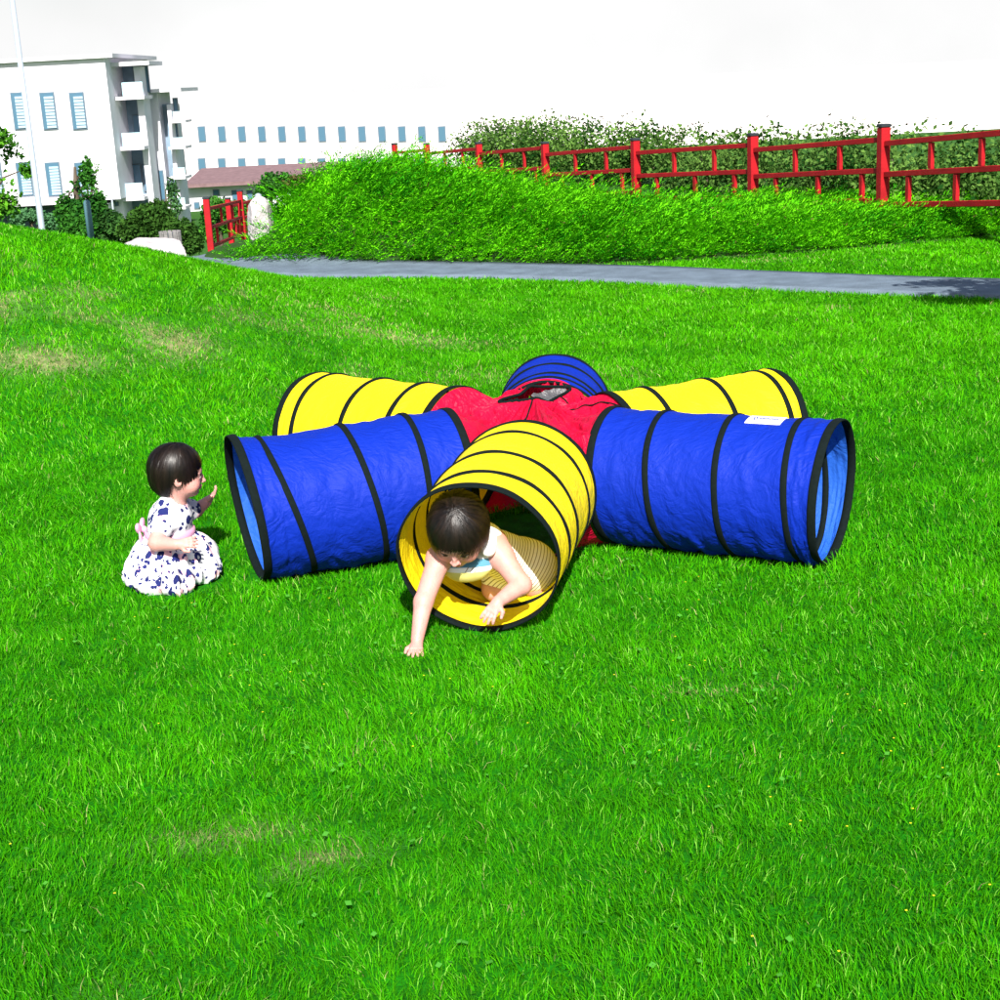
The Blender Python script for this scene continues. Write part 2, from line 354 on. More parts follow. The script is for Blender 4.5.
for t in range(6):
    fr = [ring_frame(t, r) for r in range(5)]
    NT, SEG = 144, 26
    rows = []; par = []
    for r in range(4):
        c0, n0, k0, u0, R0 = fr[r]; c1, n1, k1, u1, R1 = fr[r+1]
        L_ = np.linalg.norm(c1-c0)
        for i in range(SEG+(r == 3)):
            f = i/SEG
            th = np.arange(NT)*2*PI/NT
            c = c0*(1-f)+c1*f; k = k0*(1-f)+k1*f; k /= np.linalg.norm(k)
            sag = np.sin(PI*f)
            # cloth pulls in between hoops, hangs loose on top, bags at the bottom
            rad = R0*(1-.030*sag*min(1, L_/.2)*(1+.35*np.sin(th)))
            s0 = (r+f)*1.0
            cr = (fbm(np.cos(th)*3+s0*3.1, np.sin(th)*3-s0*1.3, np.full(NT, s0*3.0), s=60+t, o=3)-.5)
            cr2 = np.abs(fbm(th*2.2+s0*5, np.full(NT, s0*2.6)-th*1.2, s=70+t, o=2)-.5)
            low = np.clip(-np.sin(th), 0, 1)
            dg = np.abs(vnoise(th*5+s0*9, np.full(NT, s0*7)-th*4, s=75+t)-.5)
            rad = rad+sag*(.015*cr+.020*cr2*(.35+1.4*low)+.007*dg*(.4+1.6*low))
            P = c+rad[:, None]*(np.cos(th)[:, None]*n0+np.sin(th)[:, None]*k)
            P[:, 2] = np.maximum(P[:, 2], .003)
            rows.append(P)
    V = np.concatenate(rows); nr = len(rows)
    I = np.arange(nr-1)[:, None]*NT; J = np.arange(NT)[None]; J2 = (J+1) % NT
    Q = np.stack([(I+J).ravel(), (I+J2).ravel(), (I+NT+J2).ravel(), (I+NT+J).ravel()], 1)
    tun = raw_mesh('tunnel', V, [Q], MT[CO[t]], smooth=True); ploc(tun, toy); tun['label'] = NAMES[t]
    for r in range(5):
        c, n, k, u, R = fr[r]; ax = np.cross(n, k)
        th = np.arange(96)*2*PI/96
        hw = .0140 if r in (0, 4) else .0105; hr = .0024
        prof = [(-hw, -hr), (-hw, hr*.7), (-hw*.6, hr*1.5), (hw*.6, hr*1.5), (hw, hr*.7), (hw, -hr), (0, -hr*1.4)]
        if r == 0: prof = [(p[0]+(0 if ax@u > 0 else 0), p[1]) for p in prof]
        V = []
        for (pa, pr_) in prof:
            rr = R+pr_+.0012*np.sin(th*7+r)
            V.append(c+pa*ax+rr[:, None]*(np.cos(th)[:, None]*n+np.sin(th)[:, None]*k))
        V = np.concatenate(V); V[:, 2] = np.maximum(V[:, 2], .002)
        m = len(prof); Q = []
        for i in range(m):
            for j in range(96):
                Q.append((i*96+j, i*96+(j+1) % 96, ((i+1) % m)*96+(j+1) % 96, ((i+1) % m)*96+j))
        h = raw_mesh('hoop', V, [np.array(Q)], hoopmat, parent=tun, smooth=True)
    if t == 1:   # white tag stitched on top, between the first and second hoop from the mouth
        c0, n0, k0, u0, R0 = fr[2]; c1, n1, k1, u1, R1 = fr[1]
        def on(f, a, lift):
            c = c0*(1-f)+c1*f; k = k0*(1-f)+k1*f
            return c+(R0+lift)*(math.cos(a)*n0+math.sin(a)*k)
        V = []; Q = []
        na, nf = 8, 8
        for lift in (.0, .0022):
            for i in range(nf+1):
                for j in range(na+1):
                    V.append(on(.25+.52*i/nf, math.radians(84+20*j/na), lift-.004))
        sz = (nf+1)*(na+1)
        for b in (0, 1):
            for i in range(nf):
                for j in range(na):
                    a = b*sz+i*(na+1)+j; Q.append((a, a+1, a+na+2, a+na+1))
        edge = [j for j in range(na+1)]+[i*(na+1)+na for i in range(1, nf+1)]+[nf*(na+1)+j for j in range(na-1, -1, -1)]+[i*(na+1) for i in range(nf-1, 0, -1)]
        for a, b in zip(edge, edge[1:]+edge[:1]): Q.append((a, b, b+sz, a+sz))
        tg = raw_mesh('tag', V, [np.array(Q)], MT['white_tag'], parent=tun)
        tg['label'] = 'white printed tag with a small bee-like mark'
        # printed mark: a little winged blot and a faint line of lettering
        ink = MB()
        def patch(f, a, df, da):
            pts = [on(f-df, math.radians(a-da), .0002), on(f+df, math.radians(a-da), .0002), on(f+df, math.radians(a+da), .0002), on(f-df, math.radians(a+da), .0002)]
            low = [p+np.array([0, 0, -.001]) for p in pts]
            ink.add(np.array(pts+low), [np.array([(0, 1, 2, 3), (7, 6, 5, 4), (0, 4, 5, 1), (1, 5, 6, 2), (2, 6, 7, 3), (3, 7, 4, 0)])])
        for (f, a, df, da) in [(.345, 94, .012, 1.6), (.36, 97.2, .008, 1.0), (.37, 91.4, .008, 1.0), (.385, 94, .010, 1.3)]: patch(f, a, df, da)
        for i in range(13):
            patch(.425+i*.022, 94+.4*math.sin(i*2.1), .007, .9+.5*((i*7) % 3)/2)
        ink.build('tag_print', MT['ink'], parent=tun)

# ---- red hub
H = np.array([.150, 5.50]); HA = math.atan2(.22, .29)
def bound(phi):
    """distance and top height of the hub edge in direction phi"""
    dr = np.array([math.cos(phi), math.sin(phi)]); best = None
    for t in range(6):
        c, n, k, u, R = ring_frame(t, 4); den = dr@u[:2]
        if den < .15: continue
        s = ((c[:2]-H)@u[:2])/den
        if s <= 0: continue
        w = (H+dr*s-c[:2])@n[:2]
        if abs(w) < R*.985:
            z = c[2]+math.sqrt(R*R-w*w)
            if best is None or z > best[1]: best = (s, z)
    return best
NP = 720; ph = np.arange(NP)*2*PI/NP
B = [bound(p) for p in ph]
good = [i for i in range(NP) if B[i]]
rb = np.interp(np.arange(NP), good+[good[0]+NP], [B[i][0] for i in good]+[B[good[0]][0]])
zb = np.array([B[i][1] if B[i] else np.nan for i in range(NP)])
zb = np.where(np.isnan(zb), .24, zb)
# smooth the outline so it drapes over the corners
def smooth_c(a, n):
    for _ in range(n): a = .25*np.roll(a, 1)+.5*a+.25*np.roll(a, -1)
    return a
rb2, zb2 = smooth_c(rb, 6)-.008, smooth_c(zb, 8)-.004
back_ = np.exp(-(((ph-math.radians(84)+PI) % (2*PI)-PI)/.55)**4)
rb2 = rb2+.030*back_; zb2 = zb2+.012*back_
NV = 46; rows = []
hole_a, hole_b = .165, .050
hr0 = 1/np.sqrt((np.cos(ph-HA)/hole_a)**2+(np.sin(ph-HA)/hole_b)**2)
zc = .458+.026*np.clip(np.sin(ph-HA), -1, 1)*np.clip(.6+np.cos(ph-HA), 0, 1)
for i in range(NV+1):
    v = i/NV
    r = hr0*(1-v)+rb2*v
    x = H[0]+r*np.cos(ph); y = H[1]+r*np.sin(ph)
    gap = np.clip((.47-zb2)/.2, 0, 1)
    pw = 1.3+1.6*gap
    z = zc+(zb2-zc)*v**pw
    sag = np.sin(PI*v)
    z = z-.030*sag*(1-gap*.6); z = z+.010*np.sin(ph*5+v*4)*sag
    # radiating folds, strongest towards the corners, and smaller crumples
    fold = np.abs(vnoise(ph*9+.6*np.sin(v*5), np.full(NP, v*1.2), s=91)-.5)*2
    fold2 = np.abs(vnoise(ph*21, np.full(NP, v*2.6)+ph, s=92)-.5)*2
    cr = fbm(x*16, y*16, s=93, o=3)-.5
    z = z+sag*(.046*(fold-.5)+.024*(fold2-.5)+.026*cr)
    rows.append(np.stack([x, y, z], 1))
V = np.concatenate(rows); I = np.arange(NV)[:, None]*NP; J = np.arange(NP)[None]; J2 = (J+1) % NP
Q = np.stack([(I+J).ravel(), (I+J2).ravel(), (I+NP+J2).ravel(), (I+NP+J).ravel()], 1)
hubV = V.copy()
hub = raw_mesh('hub', V, [Q], MT['red'], smooth=True); ploc(hub, toy); hub['label'] = 'draped red centre cover with an open vent on top'
# side curtains between neighbouring tunnels, down to the grass
order = [4, 5, 3, 0, 2, 1]   # counter-clockwise
for a, b in zip(order, order[1:]+order[:1]):
    ca, na, ka, ua, Ra = ring_frame(a, 4); cb, nb, kb, ub, Rb = ring_frame(b, 4)
    zs = np.linspace(.004, .42, 34); rows = []; ok = []
    for z in zs:
        wa = math.sqrt(max(0, Ra*Ra-(z-Ra)**2)); wb = math.sqrt(max(0, Rb*Rb-(z-Rb)**2))
        pa = np.array([*(ca+na*wa-ua*.016)[:2], z]); pb = np.array([*(cb-nb*wb-ub*.016)[:2], z])
        mid = .5*(ua+ub)[:2]; mid /= np.linalg.norm(mid); tang = np.array([-mid[1], mid[0]])
        sep = (pb-pa)[:2]@tang
        ok.append(sep > .004)
        f = np.linspace(0, 1, 18)
        q = pa[None]*(1-f)[:, None]+pb[None]*f[:, None]
        bul = (.028*np.sin(PI*f)*(1-z*1.2)+.012*(fbm(f*7, np.full(18, z*14), s=97+a, o=2)-.5)*np.sin(PI*f))
        q[:, :2] -= mid[None]*bul[:, None]*1.0
        rows.append(q)
    V = np.concatenate(rows); Q = []
    for i in range(len(zs)-1):
        if ok[i] and ok[i+1]:
            for j in range(17): Q.append((i*18+j, i*18+j+1, (i+1)*18+j+1, (i+1)*18+j))
    if Q:
        o = raw_mesh('side_curtain', V, [np.array(Q)], MT['red'], parent=hub, smooth=True)
# seams along the gaps and one S-shaped seam down the front panel
def on_hub(i, v):
    a = hubV.reshape(NV+1, NP, 3); f = v*NV; k = min(int(f), NV-1); return a[k, int(i) % NP]*(1-(f-k))+a[k+1, int(i) % NP]*(f-k)
def seam(i0, i1, v0=0, v1=.99, rad=.0032):
    P = np.array([on_hub(i0+(i1-i0)*s*s, v0+(v1-v0)*s) for s in np.linspace(0, 1, 40)])+np.array([0, 0, .002])
    for _ in range(3): P[1:-1] = .25*P[:-2]+.5*P[1:-1]+.25*P[2:]
    MB().tube(P, rad, 6).build('seam', MT['band'], parent=hub, smooth=True)
deg = lambda d: int(round((d % 360)/360*NP))
seam(deg(205), deg(216)); seam(deg(262), deg(248)); seam(deg(338), deg(322)); seam(deg(10), deg(2))
hole = hubV.reshape(NV+1, NP, 3)[0]
P = np.concatenate([hole, hole[:2]]); MB().tube(P, .0058, 8, cap=False).build('vent_binding', MT['band'], parent=hub, smooth=True)
# loose grey mesh flap sagging inside the vent's far end, and a black sheet at the near end
def flap(name, m, s0, s1, depth, seed):
    n1, n2 = 22, 16; Vv = []; Qq = []
    e = np.array([math.cos(HA), math.sin(HA)]); pn = np.array([-e[1], e[0]])
    for i in range(n1+1):
        s = s0+(s1-s0)*i/n1; w = hole_b*math.sqrt(max(0, 1-(s/hole_a)**2))
        for j in range(n2+1):
            q = -1+2*j/n2; p = H+e*s+pn*q*w
            z = .446+.012*q*max(0, .6+s*4)-depth*(1-q*q)+.012*(vnoise(s*60+.01, q*4, s=seed)-.5)
            Vv.append((p[0], p[1], z-.004))
    for i in range(n1):
        for j in range(n2):
            a = i*(n2+1)+j; Qq.append((a, a+1, a+n2+2, a+n2+1))
    raw_mesh(name, Vv, [np.array(Qq)], m, parent=hub, smooth=True)
flap('vent_mesh', MT['mesh'], .02, .160, .02, 5)
flap('vent_sheet', MT['band'], -.160, -.045, .03, 6)

# ------------------------------------------------------------------ implicit-surface figures
class Field:
    def __init__(s, lo, hi, h):
        s.lo = np.array(lo, float); s.h = h; s.n = np.ceil((np.array(hi)-s.lo)/h).astype(int)+1
        s.F = np.full(s.n, .06, np.float32)
    def _sub(s, blo, bhi):
        a = np.maximum(0, np.floor((blo-s.lo)/s.h).astype(int)); b = np.minimum(s.n, np.ceil((bhi-s.lo)/s.h).astype(int)+1)
        if (b <= a).any(): return None, None
        g = [s.lo[i]+s.h*np.arange(a[i], b[i]) for i in range(3)]
        P = np.stack(np.meshgrid(*g, indexing='ij'), -1)
        return tuple(slice(a[i], b[i]) for i in range(3)), P
    def op(s, prim, k=.01, mode='add'):
        fn, blo, bhi = prim; pad = k+.02
        sl, P = s._sub(np.array(blo)-pad, np.array(bhi)+pad)
        if sl is None: return s
        d = fn(P).astype(np.float32); a = s.F[sl]
        if mode == 'add':
            h = np.clip(.5+.5*(a-d)/k, 0, 1); s.F[sl] = a*(1-h)+d*h-k*h*(1-h)
        else:
            d = -d; h = np.clip(.5-.5*(a-d)/k, 0, 1); s.F[sl] = a*(1-h)+d*h+k*h*(1-h)
        return s
    def mesh(s):
        F = s.F; n = np.array(F.shape); ins = F < 0
        c = [ins[i:n[0]-1+i, j:n[1]-1+j, k:n[2]-1+k] for i in (0, 1) for j in (0, 1) for k in (0, 1)]
        cnt = sum(x.astype(np.int8) for x in c); act = (cnt > 0) & (cnt < 8)
        idx = -np.ones(act.shape, np.int64); cells = np.argwhere(act); idx[act] = np.arange(len(cells))
        off = np.array([(i, j, k) for i in (0, 1) for j in (0, 1) for k in (0, 1)])
        vals = np.stack([F[cells[:, 0]+o[0], cells[:, 1]+o[1], cells[:, 2]+o[2]] for o in off], 1)
        acc = np.zeros((len(cells), 3)); num = np.zeros(len(cells))
        for a in range(8):
            for b in range(a+1, 8):
                if np.abs(off[a]-off[b]).sum() != 1: continue
                va, vb = vals[:, a], vals[:, b]; m = (va < 0) != (vb < 0)
                t = np.where(m, va/np.where(m, va-vb, 1), 0)
                acc += np.where(m[:, None], off[a]+(off[b]-off[a])*t[:, None], 0); num += m
        Vv = s.lo+s.h*(cells+acc/num[:, None])
        Q = []
        for ax in range(3):
            o1, o2 = [q for q in range(3) if q != ax]
            sl0 = [slice(1, -1)]*3; sl0[ax] = slice(0, -1)
            sl1 = [slice(1, -1)]*3; sl1[ax] = slice(1, None)
            A_, B_ = ins[tuple(sl0)], ins[tuple(sl1)]
            e = np.argwhere(A_ != B_); 
            if not len(e): continue
            fl = A_[e[:, 0], e[:, 1], e[:, 2]]
            p = e.copy(); 
            for q in (o1, o2): p[:, q] += 1
            def cell(d1, d2):
                c_ = p.copy(); c_[:, o1] += d1; c_[:, o2] += d2
                return idx[c_[:, 0], c_[:, 1], c_[:, 2]]
            q4 = np.stack([cell(-1, -1), cell(0, -1), cell(0, 0), cell(-1, 0)], 1)
            if ax == 1: fl = ~fl
            q4 = np.where(fl[:, None], q4, q4[:, ::-1]); Q.append(q4[(q4 >= 0).all(1)])
        return Vv, np.concatenate(Q)
def rc(a, b, r1, r2):
    a = np.array(a, float); b = np.array(b, float); ab = b-a; L2 = ab@ab
    def fn(P):
        t = np.clip(((P-a)@ab)/L2, 0, 1); return np.linalg.norm(P-a-t[..., None]*ab, axis=-1)-(r1+(r2-r1)*t)
    r = max(r1, r2); return fn, np.minimum(a, b)-r, np.maximum(a, b)+r
def el(c, r, fr=None):
    c = np.array(c, float); r = np.array(r, float); fr = np.eye(3) if fr is None else fr     # rows: axes
    def fn(P):
        q = (P-c)@fr.T; k0 = np.linalg.norm(q/r, axis=-1); k1 = np.linalg.norm(q/(r*r), axis=-1)+1e-9
        return k0*(k0-1)/k1
    m = r.max(); return fn, c-m, c+m
def unit(v): v = np.array(v, float); return v/np.linalg.norm(v)
def frame(fwd, upish):
    f = unit(fwd); s = unit(np.cross(f, upish)); u = np.cross(s, f); return np.array([s, f, u])  # local x side, y forward, z up
def head_ops(Fd, C, fr, S=1.0):
    W = lambda p: C+(np.array(p)*S)@fr
    E_ = lambda c, r: el(W(c), np.array(r)*S, fr)
    Fd.op(E_((0, -.010, .018), (.070, .084, .076)), .01)
    Fd.op(E_((0, .024, -.030), (.055, .055, .058)), .03)
    for sx in (-1, 1):
        Fd.op(E_((sx*.033, .047, -.036), (.026, .026, .026)), .02)
        Fd.op(E_((sx*.070, -.004, -.014), (.008, .015, .021)), .006)
    Fd.op(E_((0, .060, -.068), (.018, .017, .013)), .02)
    Fd.op(E_((0, .068, .012), (.040, .012, .012)), .02)
    for sx in (-1, 1): Fd.op(E_((sx*.027, .090, -.006), (.015, .014, .009)), .010, 'sub')
    for sx in (-1, 1): Fd.op(E_((sx*.027, .068, -.007), (.0125, .0125, .0105)), .003)
    Fd.op(E_((0, .084, -.018), (.006, .010, .014)), .010)
    Fd.op(E_((0, .093, -.027), (.0085, .008, .007)), .006)
    for sx in (-1, 1): Fd.op(E_((sx*.009, .087, -.029), (.0055, .006, .005)), .004)
    Fd.op(E_((0, .082, -.044), (.015, .008, .0042)), .004)
    Fd.op(E_((0, .080, -.052), (.012, .008, .0045)), .004)
    Fd.op(E_((0, .093, -.048), (.014, .006, .0016)), .003, 'sub')
    for sx in (-1, 1): Fd.op(E_((sx*.077, .001, -.012), (.004, .008, .012)), .003, 'sub')
def head_color(V, C, fr, S, col, iris=(.02, .012, .01)):
    q = ((V-C)@fr.T)/S; x, y, z = q[:, 0], q[:, 1], q[:, 2]; ax = np.abs(x)
    def mix(m, c): 
        nonlocal col
        col = col*(1-m[:, None])+m[:, None]*np.array(c)
    near = (y > .02)
    mix(.45*np.exp(-((ax-.037)/.020)**2-((z+.034)/.018)**2)*near, (.85, .27, .24))         # rosy cheeks
    mix(.9*(np.clip(1.15-np.hypot(x/.0165, (z+.048)/.0085), 0, .4)/.4)*(y > .06), (.60, .15, .15))     # lips
    e = np.hypot((ax-.027)/.0135, (z+.007)/.0062)
    mix(.8*sst(1.0, .8, e)*(y > .05), (.55, .50, .50))
    mix(sst(1.1, .8, np.hypot((ax-.026)/.0075, (z+.0070)/.0065))*(y > .05), iris)
    mix(.9*sst(.0028, .0012, np.abs(z-(.0-((ax-.027)/.016)**2*.006)))*(ax > .012)*(ax < .043)*(y > .05), (.03, .02, .02))   # lash line
    mix(.55*sst(.004, .0015, np.abs(z-(.017-((ax-.028)/.02)**2*.005)))*(ax > .012)*(ax < .046)*(y > .05), (.10, .06, .05)) # brows
    mix(.6*sst(1.2, .6, np.hypot((ax-.005)/.003, (z+.033)/.002))*(y > .08), (.35, .08, .07))
    return col
def hair_obj(name, C, fr, S, cut, thick, m, parent, h=.0026, hang=.45):
    """cut(az) -> lower edge height in head units; az=0 forward"""
    r = .115*S; Fd = Field(C-r, C+r, h)
    sl, P = Fd._sub(C-r, C+r)
    q = ((P-C)@fr.T)/S
    c0 = np.array([0, -.010, .018]); R0 = np.array([.070, .084, .076])+thick-.002
    d = q-c0; de = d.copy(); de[..., 2] = np.where(d[..., 2] < 0, d[..., 2]*hang, d[..., 2])
    k0 = np.linalg.norm(de/R0, axis=-1); k1 = np.linalg.norm(de/(R0*R0), axis=-1)+1e-9; sh = k0*(k0-1)/k1
    az = np.arctan2(q[..., 0], q[..., 1])
    strand = vnoise(np.cos(az)*16, np.sin(az)*16, d[..., 2]*9, s=3)-.5
    strand2 = vnoise(np.cos(az)*34, np.sin(az)*34, d[..., 2]*12, s=4)-.5
    tou = vnoise(np.cos(az)*5, np.sin(az)*5, d[..., 2]*14, s=6)-.5; sh = sh-.0075*strand-.0045*strand2-.010*tou
    # hollow it so it sits on the head
    Ri = R0-thick-.004; ki = np.linalg.norm(de/Ri, axis=-1); k1i = np.linalg.norm(de/(Ri*Ri), axis=-1)+1e-9
    inner = ki*(ki-1)/k1i
    edge = cut(az)+.020*strand+.022*strand2
    f = np.maximum(np.maximum(sh, -inner), (edge-q[..., 2])*.7)
    Fd.F[sl] = (f*S).astype(np.float32)
    Vv, Q = Fd.mesh()
    # loose strands lying over the mass and straggling past its edge
    rg = np.random.default_rng(len(name)+int(1000*abs(C[0]))); n = 3600; K = 9
    az = rg.uniform(-PI, PI, n); az_d = rg.normal(0, .12, n)+(vnoise(np.cos(az)*5, np.sin(az)*5, s=9)-.5)*1.1
    zlow = cut(az)-c0[2]-rg.exponential(.006, n)+.004
    f0 = rg.uniform(0.02, .75, n); lift = 1.0+rg.uniform(-.004, .022, n)+.025*vnoise(np.cos(az)*4, np.sin(az)*4, s=19)+(rg.uniform(0, 1, n) < .06)*rg.uniform(.0, .05, n)
    P = np.zeros((n, K, 3)); T_ = np.zeros((n, K, 3))
    phl = np.arccos(np.clip(np.where(zlow < 0, zlow*hang, zlow)/R0[2], -.98, .98))
    for k in range(K):
        ph_ = (f0+(1-f0)*k/(K-1))*phl; a_ = az+az_d*(k/(K-1))*1.5
        u_ = np.stack([np.sin(a_)*np.sin(ph_), np.cos(a_)*np.sin(ph_), np.cos(ph_)], 1)*R0*(lift*(1+.010*(k/(K-1))**2))[:, None]
        u_[:, 2] = np.where(u_[:, 2] < 0, u_[:, 2]/hang, u_[:, 2]); P[:, k] = u_+c0
        T_[:, k] = np.stack([np.cos(a_), -np.sin(a_), np.zeros(n)], 1)
    wd = (.0011*rg.uniform(.6, 1.4, n))[:, None, None]*np.array([.5, .9, 1, 1, 1, .9, .7, .5, .15])[None, :, None]
    SV = np.stack([P-T_*wd, P+T_*wd], 2).reshape(-1, 3); b0 = (np.arange(n)*K*2)[:, None]; kk = np.arange(K-1)[None]*2
    SQ = np.stack([(b0+kk).ravel(), (b0+kk+1).ravel(), (b0+kk+3).ravel(), (b0+kk+2).ravel()], 1)+len(Vv)
    Vv = np.concatenate([Vv, C+(SV*S)@fr]); Q = np.concatenate([Q, SQ])
    qv = ((Vv-C)@fr.T)/S
    return raw_mesh(name, Vv, [Q], m, parent=parent, smooth=True, attrs={'strand': np.stack([qv[:, 0]*1.0, (qv[:, 1]+.01)*1.0, qv[:, 2]*.16], 1)/(.03+np.linalg.norm(qv[:, :2], axis=1)[:, None])*.07})
def hair_mat(name, c1, c2):
    m = bpy.data.materials.new(name); m.use_nodes = True; n = m.node_tree; L = n.links; p = n.nodes['Principled BSDF']
    a = n.nodes.new('ShaderNodeAttribute'); a.attribute_name = 'strand'
    t = n.nodes.new('ShaderNodeTexNoise'); t.inputs['Scale'].default_value = 75; t.inputs['Detail'].default_value = 4; L.new(a.outputs['Vector'], t.inputs['Vector'])
    r = n.nodes.new('ShaderNodeValToRGB'); r.color_ramp.elements[0].position = .35; r.color_ramp.elements[0].color = (*c1, 1); r.color_ramp.elements[1].position = .7; r.color_ramp.elements[1].color = (*c2, 1)
    L.new(t.outputs[0], r.inputs[0]); L.new(r.outputs[0], p.inputs['Base Color'])
    b = n.nodes.new('ShaderNodeBump'); b.inputs['Strength'].default_value = .7; b.inputs['Distance'].default_value = .004; L.new(t.outputs[0], b.inputs['Height']); L.new(b.outputs[0], p.inputs['Normal'])
    p.inputs['Roughness'].default_value = .42; p.inputs['Specular IOR Level'].default_value = .35
    return m
MT['hair'] = hair_mat('black_brown_hair', (.003, .002, .0015), (.016, .009, .006))
MT['skin'] = mat('skin', (0, 0, 0), .5, .35, cola=True, noise=38, var=(.90, 1.06), bump=.12, bscale=160)
MT['skin'].node_tree.nodes['Principled BSDF'].inputs['Subsurface Weight'].default_value = .12
MT['skin'].node_tree.nodes['Principled BSDF'].inputs['Subsurface Radius'].default_value = (.012, .004, .002)
SKIN = np.array([.58, .290, .250])
def hand(Fd, wrist, dirv, palmn, S=1.0, curl=.5, side=1):
    """a toddler's hand: palm, four unequal bent fingers and a thumb leaving the side of the palm"""
    d = unit(dirv); n = unit(np.array(palmn)-d*(np.array(palmn)@d)); s = np.cross(d, n)*side
    w = np.array(wrist, float)
    Fd.op(rc(w, w+d*.012*S, .0125*S, .013*S), .008)
    for q in (-1, -.33, .33, 1):
        Fd.op(rc(w+d*.006*S+s*q*.007*S, w+d*.030*S+s*q*.0125*S, .0085*S, .0068*S), .006)
    for i, q in enumerate((-1, -.33, .33, 1)):
        L_ = (.8, .98, 1.0, .88)[i]*.0145*S if True else 0
        if side < 0: pass
        b = w+d*.031*S+s*q*.0132*S; dd = unit(d+s*q*.20+n*curl*.35)
        p1 = b+dd*L_; dd2 = unit(dd+n*curl); p2 = p1+dd2*L_*.8; dd3 = unit(dd2+n*curl); p3 = p2+dd3*L_*.55
        Fd.op(rc(b, p1, .0052*S, .0049*S), .0025); Fd.op(rc(p1, p2, .0049*S, .0045*S), .0015); Fd.op(rc(p2, p3, .0045*S, .0040*S), .0015)
    b = w+d*.008*S-s*.011*S; t1 = b+unit(d*.6-s*.9+n*.25)*.018*S; t2 = t1+unit(d*.95-s*.25+n*.3)*.015*S; 
    Fd.op(rc(b, t1, .0075*S, .0060*S), .005); Fd.op(rc(t1, t2, .0058*S, .0046*S), .002)

# ---------- seated toddler in a floral dress
def floral():
    m = bpy.data.materials.new('floral_cotton'); m.use_nodes = True; n = m.node_tree; L = n.links; p = n.nodes['Principled BSDF']
    p.inputs['Roughness'].default_value = .85; p.inputs['Specular IOR Level'].default_value = .2
    tc = n.nodes.new('ShaderNodeTexCoord')
    ns = n.nodes.new('ShaderNodeTexNoise'); ns.inputs['Scale'].default_value = 60; L.new(tc.outputs['Object'], ns.inputs['Vector'])
    mixv = n.nodes.new('ShaderNodeVectorMath'); mixv.operation = 'MULTIPLY_ADD'; mixv.inputs[1].default_value = (.012, .012, .012)
    L.new(ns.outputs['Color'], mixv.inputs[0]); L.new(tc.outputs['Object'], mixv.inputs[2])
    def vor(scale, rnd, seed, off=(0, 0, 0)):
        mp = n.nodes.new('ShaderNodeMapping'); mp.inputs['Location'].default_value = off; L.new(mixv.outputs[0], mp.inputs[0])
        v = n.nodes.new('ShaderNodeTexVoronoi'); v.inputs['Scale'].default_value = scale; v.inputs['Randomness'].default_value = rnd
        L.new(mp.outputs[0], v.inputs['Vector']); return v
    def cmp(sock, lo, hi):
        a = n.nodes.new('ShaderNodeMath'); a.operation = 'GREATER_THAN'; a.inputs[1].default_value = lo; L.new(sock, a.inputs[0])
        b = n.nodes.new('ShaderNodeMath'); b.operation = 'LESS_THAN'; b.inputs[1].default_value = hi; L.new(sock, b.inputs[0])
        c = n.nodes.new('ShaderNodeMath'); c.operation = 'MULTIPLY'; L.new(a.outputs[0], c.inputs[0]); L.new(b.outputs[0], c.inputs[1]); return c.outputs[0]
    def mul(a, b):
        c = n.nodes.new('ShaderNodeMath'); c.operation = 'MULTIPLY'; L.new(a, c.inputs[0]); L.new(b, c.inputs[1]); return c.outputs[0]
    def sep(v):
        s = n.nodes.new('ShaderNodeSeparateColor'); L.new(v.outputs['Color'], s.inputs[0]); return s.outputs
    base = n.nodes.new('ShaderNodeRGB'); base.outputs[0].default_value = (.68, .67, .70, 1); cur = base.outputs[0]
    def lay(cur, mask, col):
        mx = n.nodes.new('ShaderNodeMix'); mx.data_type = 'RGBA'; L.new(mask, mx.inputs[0]); L.new(cur, mx.inputs[6]); mx.inputs[7].default_value = (*col, 1); return mx.outputs[2]
    v3 = vor(21, .85, 0, (3, 1, 2)); cur = lay(cur, mul(cmp(v3.outputs['Distance'], -1, .36), cmp(sep(v3)[0], .5, 2)), (.85, .50, .55))
    v2 = vor(62, .95, 0, (.4, .2, 0)); cur = lay(cur, mul(cmp(v2.outputs['Distance'], -1, .42), cmp(sep(v2)[1], .55, 2)), (.015, .02, .12))
    v1 = vor(20, .8, 0); cur = lay(cur, mul(cmp(v1.outputs['Distance'], .13, .36), cmp(sep(v1)[0], .30, 2)), (.012, .018, .11))
    L.new(cur, p.inputs['Base Color'])
    return m
MT['floral'] = floral()
MT['sash'] = mat('pink_satin', (.72, .34, .50), .5, .4)
